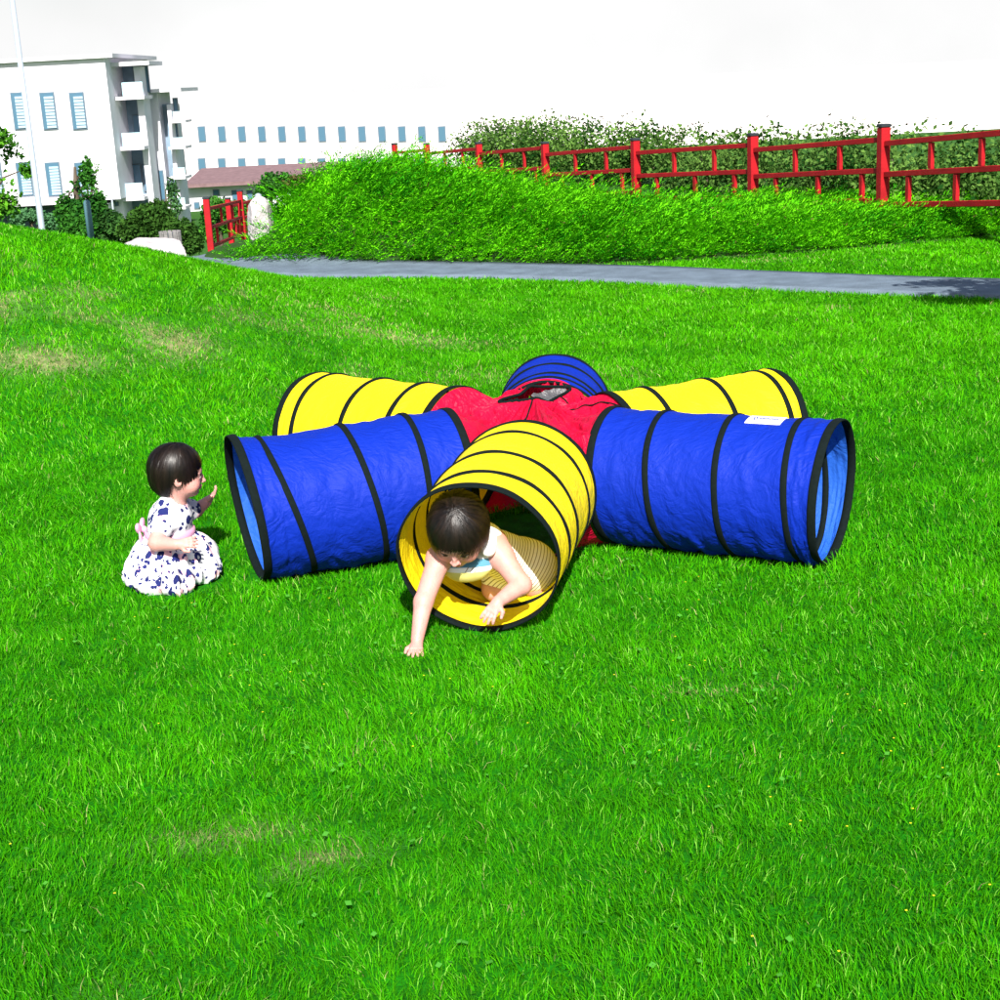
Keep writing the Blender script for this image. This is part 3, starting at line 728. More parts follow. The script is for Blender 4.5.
def build_baby():
    O_ = np.array([-1.114, 4.946, 0])
    root = empty('person', tuple(O_)); tag(root, 'toddler in white floral dress with pink sash, kneeling on grass by the blue tunnel', 'person')
    S = .98; C = np.array([-1.078, 4.95, .372]); fr = frame((.93, .30, -.16), (.12, 0, 1))
    Fd = Field((-1.36, 4.66, -.01), (-.88, 5.24, .50), .0027)
    head_ops(Fd, C, fr, S)
    neck0 = C+np.array([-.012, 0, -.06]); chest = np.array([-1.112, 4.955, .215])
    Fd.op(rc(neck0, (-1.105, 4.955, .245), .038, .042), .02)
    Fd.op(el((-1.118, 4.955, .20), (.062, .078, .070)), .03)
    Fd.op(el((-1.135, 4.955, .115), (.075, .082, .085)), .03)
    for sy in (-.8, .8):     # folded legs under the skirt
        Fd.op(rc((-1.15, 4.955+sy*.05, .07), (-1.04, 4.955+sy*.070, .055), .046, .032), .02)
        Fd.op(rc((-1.04, 4.955+sy*.070, .050), (-1.13, 4.955+sy*.085, .034), .034, .024), .01)
        Fd.op(rc((-1.13, 4.955+sy*.10, .028), (-1.18, 4.955+sy*.10, .022), .020, .016), .01)
    # near arm, bent, hand in front of the waist
    Fd.op(rc((-1.125, 4.885, .238), (-1.142, 4.815, .168), .029, .026), .012)
    Fd.op(rc((-1.142, 4.815, .168), (-1.066, 4.768, .172), .027, .018), .01)
    hand(Fd, (-1.060, 4.766, .174), (1, .08, .10), (.05, .75, -.6), S=1.0, curl=.35, side=1)
    # far arm, reaching forward
    Fd.op(rc((-1.095, 5.02, .232), (-1.060, 5.10, .195), .028, .025), .012)
    Fd.op(rc((-1.060, 5.10, .195), (-1.025, 5.125, .215), .025, .018), .01)
    hand(Fd, (-1.021, 5.127, .219), (.85, .05, .8), (-.6, -.1, .4), S=.95, curl=.45, side=-1)
    V, Q = Fd.mesh()
    col = np.tile(SKIN, (len(V), 1)); col = head_color(V, C, fr, S, col)
    body = raw_mesh('body', V, [Q], MT['skin'], smooth=True, cols=col); ploc(body, root)
    def cut(az):
        a = np.abs(az); return np.interp(a, [0, .75, 1.1, 1.35, 1.75, 2.2, PI], [.034, .028, .010, -.012, -.020, -.072, -.080])
    h = hair_obj('hair', C, fr, S, cut, .0085, MT['hair'], None, hang=.72); ploc(h, root)
    # dress: bodice with puffed sleeves, and a full skirt bunched on the grass
    Fd = Field((-1.36, 4.62, -.01), (-.88, 5.22, .31), .0030)
    Fd.op(el((-1.118, 4.953, .216), (.073, .096, .068)), .02)
    Fd.op(el((-1.128, 4.955, .155), (.076, .088, .060)), .03)
    Fd.op(rc((-1.118, 4.905, .244), (-1.134, 4.858, .204), .043, .042), .015)
    Fd.op(rc((-1.100, 5.00, .240), (-1.072, 5.06, .208), .038, .038), .015)
    Fd.op(rc((-1.120, 4.915, .276), (-1.112, 4.995, .276), .026, .026), .015)
    sk = [((-1.120, 4.95, .084), (.122, .150, .074)), ((-1.200, 4.94, .095), (.056, .10, .046)), ((-1.205, 4.93, .050), (.070, .11, .056)), ((-1.235, 4.94, .034), (.048, .08, .038)), ((-1.050, 4.96, .070), (.066, .12, .066)), ((-1.095, 4.83, .035), (.075, .090, .040)),
          ((-1.16, 4.83, .032), (.085, .075, .036)), ((-1.075, 4.775, .022), (.038, .050, .026)), ((-1.018, 4.93, .036), (.050, .09, .040))]
    for c, r in sk: Fd.op(el(c, r), .03)
    # carve the neck opening and the hand
    Fd.op(el((-1.092, 4.955, .311), (.046, .046, .030)), .006, 'sub')
    # folds
    g3 = [Fd.lo[i]+Fd.h*np.arange(Fd.n[i]) for i in range(3)]; GX, GY, GZ = np.meshgrid(*g3, indexing='ij')
    az = np.arctan2(GY-4.955, GX+1.125); rr = np.hypot(GX+1.125, GY-4.955)
    w = sst(.15, .06, GZ)*1.0
    fold = np.abs(vnoise(az*4.2, GZ*7+rr*3, s=12)-.5)*2; fold2 = np.abs(vnoise(az*9.5, GZ*12, s=13)-.5)*2
    Fd.F += ((.024*(fold-.4)+.011*(fold2-.4))*w+.004*(vnoise(GX*50, GY*50, GZ*50, s=14)-.5)).astype(np.float32)
    cr = sst(.165, .150, np.abs(GZ-0))  # gather at the waist
    Fd.F += (.004*np.sin(az*26)*np.exp(-((GZ-.135)/.022)**2)).astype(np.float32)
    V, Q = Fd.mesh(); V[:, 2] = np.maximum(V[:, 2], .001)
    d = raw_mesh('dress', V, [Q], MT['floral'], smooth=True); ploc(d, root); d['label'] = 'white dress printed with navy and pink flowers'
    # sash round the waist with a bow at the back
    th = np.linspace(0, 2*PI, 65)[:-1]; prof = [(.0, -.014), (.006, -.010), (.0075, 0), (.006, .010), (0, .014)]
    Vs = []
    for dr, dz in prof:
        Vs.append(np.stack([-1.125+(.078+dr)*np.cos(th), 4.955+(.0885+dr)*np.sin(th), .163+dz-.10*0+.0*th-.12*(.078*np.cos(th))*.2], 1))
    Vs = np.concatenate(Vs); Qs = [(i*64+j, i*64+(j+1) % 64, (i+1)*64+(j+1) % 64, (i+1)*64+j) for i in range(4) for j in range(64)]
    s = raw_mesh('sash', Vs, [np.array(Qs)], MT['sash'], smooth=True); ploc(s, root)
    Fd = Field((-1.30, 4.86, .10), (-1.17, 5.03, .25), .0025)
    Fd.op(el((-1.210, 4.945, .180), (.012, .013, .012)), .004)
    Fd.op(el((-1.222, 4.918, .192), (.009, .026, .017), frame((0, 1, -.5), (0, 0, 1))), .006)
    Fd.op(el((-1.220, 4.972, .192), (.009, .026, .017), frame((0, 1, .5), (0, 0, 1))), .006)
    Fd.op(el((-1.216, 4.915, .152), (.006, .012, .030), frame((0, 1, .3), (0, 0, 1))), .006)
    Fd.op(el((-1.216, 4.972, .150), (.006, .012, .030), frame((0, 1, -.3), (0, 0, 1))), .006)
    V, Q = Fd.mesh(); bw = raw_mesh('bow', V, [Q], MT['sash'], smooth=True); ploc(bw, root)
build_baby()

# ---------- toddler crawling out of the yellow tunnel
def stripes_mat():
    m = bpy.data.materials.new('striped_cotton'); m.use_nodes = True; n = m.node_tree; L = n.links; p = n.nodes['Principled BSDF']
    p.inputs['Roughness'].default_value = .85; p.inputs['Specular IOR Level'].default_value = .2
    a = n.nodes.new('ShaderNodeAttribute'); a.attribute_name = 'cloth'; sx = n.nodes.new('ShaderNodeSeparateXYZ'); L.new(a.outputs['Vector'], sx.inputs[0])
    ml = n.nodes.new('ShaderNodeMath'); ml.operation = 'MULTIPLY'; ml.inputs[1].default_value = 2*PI/.0115; L.new(sx.outputs[0], ml.inputs[0])
    sn = n.nodes.new('ShaderNodeMath'); sn.operation = 'SINE'; L.new(ml.outputs[0], sn.inputs[0])
    gt = n.nodes.new('ShaderNodeMath'); gt.operation = 'GREATER_THAN'; gt.inputs[1].default_value = .74; L.new(sn.outputs[0], gt.inputs[0])
    mk = n.nodes.new('ShaderNodeMath'); mk.operation = 'MULTIPLY'; L.new(gt.outputs[0], mk.inputs[0]); L.new(sx.outputs[1], mk.inputs[1])
    vc = n.nodes.new('ShaderNodeVertexColor'); vc.layer_name = 'col'
    mx = n.nodes.new('ShaderNodeMix'); mx.data_type = 'RGBA'; L.new(mk.outputs[0], mx.inputs[0]); L.new(vc.outputs[0], mx.inputs[6]); mx.inputs[7].default_value = (.24, .20, .14, 1)
    L.new(mx.outputs[2], p.inputs['Base Color']); return m
MT['stripe'] = stripes_mat()
def build_crawler():
    O_ = np.array([-.07, 4.35, 0])
    root = empty('person', tuple(O_)); tag(root, 'toddler in a striped romper crawling out of the front yellow tunnel', 'person')
    S = 1.04; C = np.array([-.128, 4.268, .318]); fr = frame((-.16, -.70, -.66), (-.05, -.6, .75))
    h = .0027
    Fd = Field((-.36, 3.98, -.012), (.30, 4.98, .46), h)
    head_ops(Fd, C, fr, S)
    sh = np.array([-.080, 4.385, .245]); hip = np.array([.066, 4.555, .108])
    Fd.op(rc(C+np.array([.012, .045, -.030]), sh+np.array([-.01, -.02, -.005]), .036, .038), .02)
    ax = unit(hip-sh)
    side = unit(np.cross(ax, (0, 0, 1)))
    Fd.op(rc(sh-side*.045, sh+side*.045, .048, .048), .03)
    Fd.op(rc(sh+ax*.03, hip-ax*.03, .058, .070), .04)
    Fd.op(rc(hip-side*.030, hip+side*.030, .068, .068), .03)
    # planted arm (image left)
    A0, A1, A2 = np.array([-.190, 4.315, .222]), np.array([-.240, 4.215, .122]), np.array([-.262, 4.150, .030])
    Fd.op(rc(sh-np.array([.05, .02, .0]), A0, .042, .038), .025)
    Fd.op(rc(A0, A1, .035, .028), .02); Fd.op(rc(A1, A2, .0285, .0185), .010)
    hand(Fd, A2+np.array([-.001, -.004, -.012]), (-.05, -1, -.10), (0, 0, -1), S=1.1, curl=.10, side=1)
    # lifted arm (image right)
    B0, B1, B2 = np.array([-.008, 4.340, .212]), np.array([.050, 4.272, .140]), np.array([-.018, 4.200, .118])
    Fd.op(rc(sh+np.array([.05, .0, -.005]), B0, .044, .040), .025)
    Fd.op(rc(B0, B1, .036, .030), .02); Fd.op(rc(B1, B2, .031, .019), .010)
    hand(Fd, B2+np.array([-.004, -.006, .0]), (-.55, -.50, -.62), (.1, .75, -.75), S=1.12, curl=.35, side=-1)
    # legs: knees on the tunnel floor
    for sgn, kx in ((-1, (-.030, 4.52)), (1, (.100, 4.53))):
        hp = hip+side*(-sgn)*-.04; kn = np.array([kx[0], kx[1], .050]); an = kn+np.array([.03, .16, -.018])
        Fd.op(rc(hp, kn, .054, .040), .03); Fd.op(rc(kn, an, .040, .026), .015)
        Fd.op(rc(an, an+np.array([.012, .055, -.002]), .022, .018), .01)
    V, Q = Fd.mesh(); V[:, 2] = np.maximum(V[:, 2], -.004)
    col = np.tile(SKIN, (len(V), 1)); col = head_color(V, C, fr, S, col)
    for cc, rr in ((A2, .05), (B2, .05), (A1, .03), (B1, .032)):
        w_ = .35*np.exp(-(np.linalg.norm(V-cc, axis=1)/rr)**2)[:, None]; col = col*(1-w_)+w_*np.array([.62, .20, .17])
    body = raw_mesh('body', V, [Q], MT['skin'], smooth=True, cols=col); ploc(body, root)
    def cut(az):
        a = np.abs(az); return np.interp(a, [0, .7, 1.0, 1.5, 2.2, PI], [.040, .030, .000, -.030, -.05, -.05])
    ho = hair_obj('hair', C, fr, S, cut, .017, MT['hair'], None); ploc(ho, root)
    # romper
    Fd = Field((-.22, 4.20, .01), (.28, 4.80, .37), .0030)
    Fd.op(rc(sh-side*.034+ax*.006, sh+side*.034+ax*.006, .060, .060), .02)
    for sg in (-1, 1): Fd.op(rc(sh+side*sg*.040+np.array([0, .0, .030]), sh+side*sg*.050+np.array([0, -.055, .004]), .026, .024), .012)
    Fd.op(rc(sh+ax*.03, hip-ax*.03, .065, .080), .04)
    Fd.op(rc(hip-side*.030, hip+side*.030, .080, .080), .03)
    Fd.op(rc(hip-side*.03, (-.020, 4.53, .076), .064, .052), .03); Fd.op(rc(hip+side*.03, (.094, 4.545, .076), .064, .052), .03)
    # the loose front hanging below the chest
    Fd.op(el((-.112, 4.335, .185), (.075, .038, .050), frame((.1, 1, .3), (0, 0, 1))), .03)
    Fd.op(el((-.115, 4.295, .235), (.048, .040, .040)), .012, 'sub')
    g3 = [Fd.lo[i]+Fd.h*np.arange(Fd.n[i]) for i in range(3)]; GX, GY, GZ = np.meshgrid(*g3, indexing='ij')
    Fd.F += (.006*(fbm(GX*22, GY*22, GZ*22, s=33, o=2)-.5)).astype(np.float32)
    V, Q = Fd.mesh(); V[:, 2] = np.maximum(V[:, 2], .008)
    t = (V-sh)@unit((1, .25, -.7))
    front = t < .0
    col = np.tile([.86, .85, .86], (len(V), 1)).astype(float); st = np.ones(len(V))
    yel = sst(.10, .20, t)*0
    dz = V[:, 2]
    low = (dz < .178) & (V[:, 1] < 4.38); col[low] = (.75, .66, .20); 
    band = (np.abs(dz-.205) < .012) & (V[:, 1] < 4.36); col[band] = (.10, .28, .40); st[(V[:, 1] < 4.38)] = 0
    blk = (np.abs(dz-.186) < .009) & (V[:, 0] > -.115) & (V[:, 0] < -.07) & (V[:, 1] < 4.38); st[blk] = 1
    r = raw_mesh('romper', V, [Q], MT['stripe'], smooth=True, cols=col, attrs={'cloth': np.stack([t+.15*V[:, 0]*0, st, np.zeros(len(V))], 1)}); ploc(r, root)
    r['label'] = 'white romper with thin stripes and teal neckline'
build_crawler()

# ------------------------------------------------------------------ grass
def tunnel_clear(x, y):
    c = np.full(x.shape, 1.0)
    for t in range(6):
        a, R, rows = RINGS[t]; u = np.array([math.cos(a), math.sin(a)]); 
        p0 = np.array(rows[0][:2]); p1 = np.array(rows[4][:2]); L_ = np.linalg.norm(p0-p1)
        s = (x-p0[0])*-u[0]+(y-p0[1])*-u[1]; w = np.abs((x-p0[0])*-u[1]+(y-p0[1])*u[0])
        inside = (s > -.006) & (s < L_+.02) & (w < R)
        hz = R-np.sqrt(np.maximum(R*R-np.minimum(w, R)**2, 0))
        c = np.where(inside, np.minimum(c, hz+.001), c)
    hd = np.hypot(x-.157, y-5.25); c = np.where(hd < .27, np.minimum(c, .003), c)
    bd = ((x+1.11)/.165)**2+((y-4.90)/.175)**2; c = np.where(bd < 1, np.minimum(c, .004), c)
    return c
def blades(P, h, w, lean, az, faz, col):
    """P base points; three-segment blades"""
    n = len(P); f = np.stack([np.cos(faz), np.sin(faz), np.zeros(n)], 1); l = np.stack([np.cos(az), np.sin(az), np.zeros(n)], 1)
    z = np.array([0, 0, 1.0])
    b0 = P-f*w[:, None]*.5; b1 = P+f*w[:, None]*.5
    m = P+z*(h*.55)[:, None]+l*(h*lean*.35)[:, None]
    m0 = m-f*w[:, None]*.38; m1 = m+f*w[:, None]*.38
    tp = P+z*(h*np.sqrt(np.maximum(.1, 1-lean**2*.5)))[:, None]+l*(h*lean)[:, None]
    V = np.stack([b0, b1, m1, m0, tp], 1).reshape(-1, 3); I = np.arange(n)*5
    Q = np.stack([I, I+1, I+2, I+3], 1); T = np.stack([I+3, I+2, I+4], 1)
    C_ = np.repeat(col, 5, 0).reshape(n, 5, 3).copy(); C_ = C_.reshape(-1, 3)
    return V, Q, T, C_
def scatter(y0, y1, dens, hgt, wid, margin=1.25):
    A_ = 0; out = []
    N = int(dens*(y1-y0)*(.36*(y0+y1)*margin))
    y = rng.uniform(y0, y1, N*2); keep = rng.uniform(0, y1, N*2) < y; y = y[keep][:N]
    x = rng.uniform(-1, 1, len(y))*(.36*y*margin+.15)+0.0
    pd = path_dist(x, y) if y1 > 9 else np.full(len(y), 9.0)
    k = pd > PW-.01
    k &= ~((y > jfront(x)+.15))
    x, y = x[k], y[k]; n = len(x)
    dry = patch_dry(x, y); lush = lushness(x, y)
    h = hgt*rng.uniform(.55, 1.25, n)*(.75+.5*lush)*(1-.45*dry)
    clump = fbm(x*14, y*14, s=77, o=2); h *= .7+.65*clump
    h = np.minimum(h, tunnel_clear(x, y)*1.0)
    w = wid*rng.uniform(.7, 1.3, n)
    faz = rng.uniform(0, 2*PI, n)
    az = rng.normal(0, 1, n)*1.3+vnoise(x*5, y*5, s=88)*8
    lean = np.clip(rng.normal(.58, .28, n), .02, 1.1)
    base = np.array([.038, .33, .002]); dk = np.array([.008, .13, .0015]); yl = np.array([.16, .52, .003]); straw = np.array([.34, .36, .13])
    a = (rng.uniform(0, 1, n)*.85+.55*sst(6.0, 8.5, y)*fbm(x*.5, y*.5, s=48))[:, None]; L_ = np.clip((lush-.35)*2.6, 0, 1)[:, None]
    col = base*(1-a*.5)+yl*a*.5; col = col*rng.uniform(.45, 1.3, (n, 1)); col = col*(1-.5*(1-L_))+dk*.5*(1-L_)
    r = rng.uniform(0, 1, n); isd = (r < .005+.6*dry)[:, None]; col = np.where(isd, straw*rng.uniform(.6, 1.15, (n, 1)), col)
    pale = (rng.uniform(0, 1, n) < .05)[:, None]; col = np.where(pale & ~isd, np.array([.20, .52, .05]), col)
    P = np.stack([x, y, ground(x, y)-.003], 1)
    kk = h > .006
    return blades(P[kk], h[kk], w[kk], lean[kk], az[kk], faz[kk], col[kk])
def grass():
    Vs, Qs, Ts, Cs = [], [], [], []; n = 0
    for args in [(1.9, 3.2, 32000, .030, .0021, 1.35), (3.2, 4.6, 25000, .029, .0025, 1.3), (4.6, 6.6, 14000, .033, .0036), (6.6, 9.2, 9000, .033, .0048), (9.2, 11.6, 6500, .033, .0064), (11.6, 14.6, 4200, .033, .0085)]:
        V, Q, T, C_ = scatter(*args); Vs.append(V); Qs.append(Q+n); Ts.append(T+n); Cs.append(C_); n += len(V)
    # broad clover-like leaves and tiny yellow flowers in the near lawn
    m = 700; x = rng.uniform(-1.6, 1.6, m); y = rng.uniform(2.3, 5, m); k = (fbm(x*2.5, y*2.5, s=55) > .52) & (tunnel_clear(x, y) > .5); x, y = x[k], y[k]
    for (cc, rr, hh) in (((.07, .30, .03), .0075, .034),):
        m = len(x); P = np.stack([x, y, ground(x, y)+hh*rng.uniform(.5, 1.1, m)], 1)
        an = rng.uniform(0, 2*PI, m); r_ = rr*rng.uniform(.5, 1.2, m)
        ring = [P+np.stack([np.cos(an+q)*r_, np.sin(an+q)*r_, .3*r_*np.sin(an*3+q)], 1) for q in np.arange(4)*PI/2]
        V = np.stack(ring, 1).reshape(-1, 3); I = np.arange(m)*4; Vs.append(V); Qs.append(np.stack([I, I+1, I+2, I+3], 1)+n); Cs.append(np.tile(cc, (len(V), 1))); n += len(V)
    m = 130; x = rng.uniform(-1.4, 1.4, m); y = rng.uniform(2.4, 4.6, m); k = (fbm(x*1.8+4, y*1.8, s=56) > .5) & (tunnel_clear(x, y) > .5); x, y = x[k], y[k]; m = len(x)
    P = np.stack([x, y, ground(x, y)+rng.uniform(.030, .044, m)], 1); an = rng.uniform(0, 2*PI, m); r_ = .0034
    ring = [P+np.stack([np.cos(an+q)*r_, np.sin(an+q)*r_, np.zeros(m)], 1) for q in np.arange(4)*PI/2]
    V = np.stack(ring, 1).reshape(-1, 3); I = np.arange(m)*4; Vs.append(V); Qs.append(np.stack([I, I+1, I+2, I+3], 1)+n); Cs.append(np.tile((.75, .70, .03), (len(V), 1))); n += len(V)
    o = raw_mesh('grass', np.concatenate(Vs), [np.concatenate(Qs), np.concatenate(Ts)], MT['grass'], cols=np.concatenate(Cs))
    tag(o, 'short bright green lawn grass with worn straw patches', 'grass', kind='stuff')
grass()

# ------------------------------------------------------------------ juniper ground cover on the bank
def juniper():
    N = 24000
    x = rng.uniform(-3.0, 7.6, N); f = jfront(x); y = f+rng.uniform(0, 1, N)**1.15*3.6+.05
    y += .12*(fbm(x*3, y*3, s=61)-.5)
    wl = np.interp(x+(y-14.5)*.12, [-2.58, -2.42, -2.1], [0, .5, 1])*(1-1.0*((np.abs(x+2.36) < .32) & (y > 14.72) & (y < 15.9))); k = (rng.uniform(0, 1, N) < wl) & ((y < 15.1) | (x > -.155*y+.32)); x, y = x[k], y[k]; f = f[k] if False else jfront(x); n = len(x)
    g = ground(x, y); dep = sst(0, .7, y-f)
    hgt = (.07+.20*dep)*(.45+1.1*fbm(x*2.1, y*2.1, s=62, o=3))*np.interp(x, [-2.7, -2.2, 1.5, 4], [.5, 1, .62, .42])
    z = g+hgt*rng.uniform(.15, 1.0, n)
    L_ = rng.uniform(.20, .40, n)*(.5+.5*dep)
    az = rng.normal(-.9, .9, n)+(vnoise(x*.8, y*.8, s=63)-.5)*2.2
    # every spray: an arching stem with many short leaflets
    K = 20; s = (np.arange(K)+.5)/K
    d = np.stack([np.cos(az), np.sin(az)], 1)
    rise = rng.uniform(.5, 1.4, n)*np.interp(x, [1, 3], [1, .75])
    cx = x[:, None]+d[:, :1]*L_[:, None]*s; cy = y[:, None]+d[:, 1:]*L_[:, None]*s
    cz = z[:, None]+L_[:, None]*(rise[:, None]*s-.45*s*s)
    C3 = np.stack([cx, cy, cz], -1).reshape(-1, 3); M_ = len(C3)
    sd = np.where(np.arange(K) % 2 == 0, 1, -1)[None].repeat(n, 0).ravel()
    az2 = np.repeat(az, K)+sd*rng.uniform(.45, .95, M_)
    ll = (np.repeat(L_, K)*(.22-.13*np.tile(s, n)))*rng.uniform(.7, 1.2, M_)
    dir2 = np.stack([np.cos(az2), np.sin(az2), rng.uniform(.0, 1.1, M_)], 1)
    tip = C3+dir2*ll[:, None]
    pw = np.stack([-np.sin(az2), np.cos(az2), rng.uniform(-.9, .9, M_)], 1)*(.0056)
    mid = C3*.5+tip*.5
    V = np.stack([C3, mid+pw, tip, mid-pw], 1).reshape(-1, 3); I = np.arange(M_)*4
    Q = np.stack([I, I+1, I+2, I+3], 1)
    age = np.clip(rng.normal(.5, .28, n)+(fbm(x*1.7, y*1.7, s=64)-.5)*1.1, 0, 1)
    old, new = np.array([.018, .22, .003]), np.array([.17, .66, .006])
    cs = old+(new-old)*age[:, None]; c = np.repeat(cs, K, 0)*rng.uniform(.75, 1.2, (M_, 1)); brown = (rng.uniform(0, 1, M_) < .012); c[brown] = (.16, .11, .04)
    C_ = np.repeat(c, 4, 0)
    o = raw_mesh('juniper_cover', V, [Q], MT['leaf'], cols=C_)
    tag(o, 'feathery bright green juniper covering the bank below the red fence', 'ground cover', kind='stuff')
    # dark green soil and litter under the sprays
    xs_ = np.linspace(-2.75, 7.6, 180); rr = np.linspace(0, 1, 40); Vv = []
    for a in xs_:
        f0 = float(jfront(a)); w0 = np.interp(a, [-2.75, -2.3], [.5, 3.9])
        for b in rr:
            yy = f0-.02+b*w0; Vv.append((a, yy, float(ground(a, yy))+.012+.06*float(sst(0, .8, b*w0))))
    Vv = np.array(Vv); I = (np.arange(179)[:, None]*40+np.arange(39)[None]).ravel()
    tag(raw_mesh('soil', Vv, [np.stack([I, I+40, I+41, I+1], 1)], mat('dark_green_litter', (.022, .06, .012), .95, .1, noise=9), smooth=True), kind='structure')
juniper()

# ------------------------------------------------------------------ foliage helper
def crown_mesh(name, blobs, n, leaf, c_dark, c_light, parent, seed=0, flat=.0, shell=.55, clumps=0):
    r = np.random.default_rng(seed); w = np.array([b[1][0]*b[1][1]*b[1][2] for b in blobs])**.8; w = w/w.sum()
    ch = r.choice(len(blobs), n, p=w); c = np.array([b[0] for b in blobs])[ch]; R = np.array([b[1] for b in blobs])[ch]
    v = r.normal(size=(n, 3)); v /= np.linalg.norm(v, axis=1)[:, None]; rad = r.uniform(0, 1, n)**shell
    bump = .72+.5*fbm(v[:, 0]*3+ch, v[:, 1]*3, v[:, 2]*3+ch*2, s=seed, o=2)
    P = c+v*R*(rad*bump)[:, None]
    sz = leaf*r.uniform(.6, 1.35, n)
    hol = fbm(P[:, 0]/(leaf*5), P[:, 1]/(leaf*5), P[:, 2]/(leaf*5), s=seed+5, o=2); k = hol > .40; P, sz, v = P[k], sz[k], v[k]; n = len(P)
    a = r.normal(size=(n, 3))+v*.5; a[:, 2] += .6; a /= np.linalg.norm(a, axis=1)[:, None]
    t = np.cross(a, r.normal(size=(n, 3))); t /= np.linalg.norm(t, axis=1)[:, None]; b = np.cross(a, t)
    V = np.stack([P-t*sz[:, None]*.5, P+b*sz[:, None]*.28, P+t*sz[:, None]*.5, P-b*sz[:, None]*.28], 1).reshape(-1, 3)
    I = np.arange(n)*4; m = np.clip(r.normal(.5, .3, n)+(vnoise(P[:, 0]/(leaf*7), P[:, 1]/(leaf*7), P[:, 2]/(leaf*7), s=seed+9)-.5)*1.0, 0, 1)
    cc = np.array(c_dark)+(np.array(c_light)-np.array(c_dark))*m[:, None]
    return raw_mesh(name, V, [np.stack([I, I+1, I+2, I+3], 1)], MT['leaf'], parent=parent, cols=np.repeat(cc, 4, 0))
def tree(name, base, trunk_h, trunk_r, blobs, n, leaf, cd_, cl_, label, cat, group=None, seed=1, limbs=5, lean=(0, 0), tm=None):
    root = empty(name, tuple(base)); tag(root, label, cat, group)
    r = random.Random(seed); mb = MB()
    top = np.array([lean[0], lean[1], trunk_h]); pts = [np.array([0, 0, -.15])]+[top*f+np.array([r.uniform(-.02, .02), r.uniform(-.02, .02), 0])*trunk_h for f in (.25, .5, .75, 1)]
    mb.tube(pts, [trunk_r*1.25, trunk_r, trunk_r*.85, trunk_r*.7, trunk_r*.35], 8)
    for i in range(limbs):
        b = blobs[i % len(blobs)]; s = top*r.uniform(.45, .9); e = np.array(b[0])+np.array([r.uniform(-.4, .4)*b[1][k] for k in range(3)])
        mb.tube([s, .5*(s+e)+np.array([0, 0, .08*trunk_h]), e], [trunk_r*.4, trunk_r*.28, trunk_r*.1], 6)
    mb.build('trunk', tm or MT['bark'], parent=root, smooth=True)
    crown_mesh('crown', blobs, n, leaf, cd_, cl_, root, seed)
    return root
def gz(p): return float(ground(p[0], p[1]))
def base_at(px, Y):
    p = at(px, 240, Y); return np.array([p[0], p[1], gz(p)])

# hedge and trees behind the red fence
def rel(px, py, Y, base): return at(px, py, Y)-base
# ------------------------------------------------------------------ red lattice fences
def fence_bay(name, A_, B_, zl, zr, label, group, last=False, up_=.29):
    """one bay: a post at A_, three rails to B_ (middle rail from height zl to zr), staggered short uprights"""
    A_ = np.array(A_, float); B_ = np.array(B_, float); root = empty(name, tuple(A_)); tag(root, label, 'fence', group)
    dv = (B_-A_); dv[2] = 0; L_ = np.linalg.norm(dv[:2]); rz = math.atan2(dv[1], dv[0]); e = dv/L_
    zl -= A_[2]; zr -= A_[2]
    def post(p, zt):
        lo = -.75
        o = MB().box((p[0], p[1], (lo+zt)/2), (.096, .096, zt-lo), rz, .006).build('post', MT['redpaint'], parent=root)
        MB().box((p[0], p[1], zt+.019), (.106, .106, .035), rz, .008).build('post_cap', MT['cap'], parent=o)
    post(np.zeros(3), zl+up_+.15)
    if last: post(dv, zr+up_+.17)
    for k in (-1, 0, 1):
        o = MB().box((dv[0]/2, dv[1]/2, 0), (L_-.10, .045, .052), rz, .004).build('rail', MT['redpaint'], parent=root)
        for v in o.data.vertices:
            t = (v.co.x*e[0]+v.co.y*e[1])/L_; v.co.z += zl+(zr-zl)*t+k*up_
    for k, fr_ in ((-.5, (.20, .54, .86)), (.5, (.36, .70))):
        for f in fr_:
            p = dv*f; MB().box((p[0], p[1], zl+(zr-zl)*f+k*up_), (.055, .038, up_-.056), rz, .003).build('upright', MT['redpaint'], parent=root)
    return root
posts = []
for px, Yf in [(396, 29.7), (428, 28), (480, 25.3), (546, 22.7), (636, 20), (753, 17.4), (883, 14.9), (1031, 12.6)]:
    posts.append((px, Yf))
rails = [(168.5, 166.5), (170, 167), (172, 168), (175, 170), (176, 171.5), (176.5, 170.5), (174.5, 166.5)]
desc = ['leftmost bay of the red lattice fence, almost hidden by the juniper crest', 'second bay from the left of the long red lattice fence', 'third bay from the left of the long red lattice fence', 'bay of the red lattice fence above the back blue tunnel', 'bay of the red lattice fence just right of the back blue tunnel', 'wide bay of the red lattice fence above the right yellow tunnel', 'nearest bay of the red lattice fence, at the right edge']
for i in range(len(rails)):
    (pa, Ya), (pb, Yb) = posts[i], posts[i+1]; yl_, yr_ = rails[i]
    A_ = at(pa, yl_, Ya); B_ = at(pb, yr_, Yb); zl, zr = A_[2], B_[2]
    fence_bay('lattice_fence', (A_[0], A_[1], zl-.37), (B_[0], B_[1], zl-.37), zl, zr, desc[i], 'bays of the long red lattice fence', last=(i == len(rails)-1))
posts = [tuple(at(p[0], 190, p[1])) for p in posts]
GA, GB = at(209, 228, 24), at(242, 217, 28.5)
fence_bay('lattice_fence', (GA[0], GA[1], GA[2]-.37), GB, GA[2], GB[2], 'short red lattice fence standing alone where the path bends away', None, last=True)
GC, GD = at(230, 222, 30.5), at(256, 214, 32.5)
fence_bay('lattice_fence', (GC[0], GC[1], GC[2]-.37), GD, GC[2], GD[2], 'farther red lattice fence seen through the short one beyond the path bend', None)

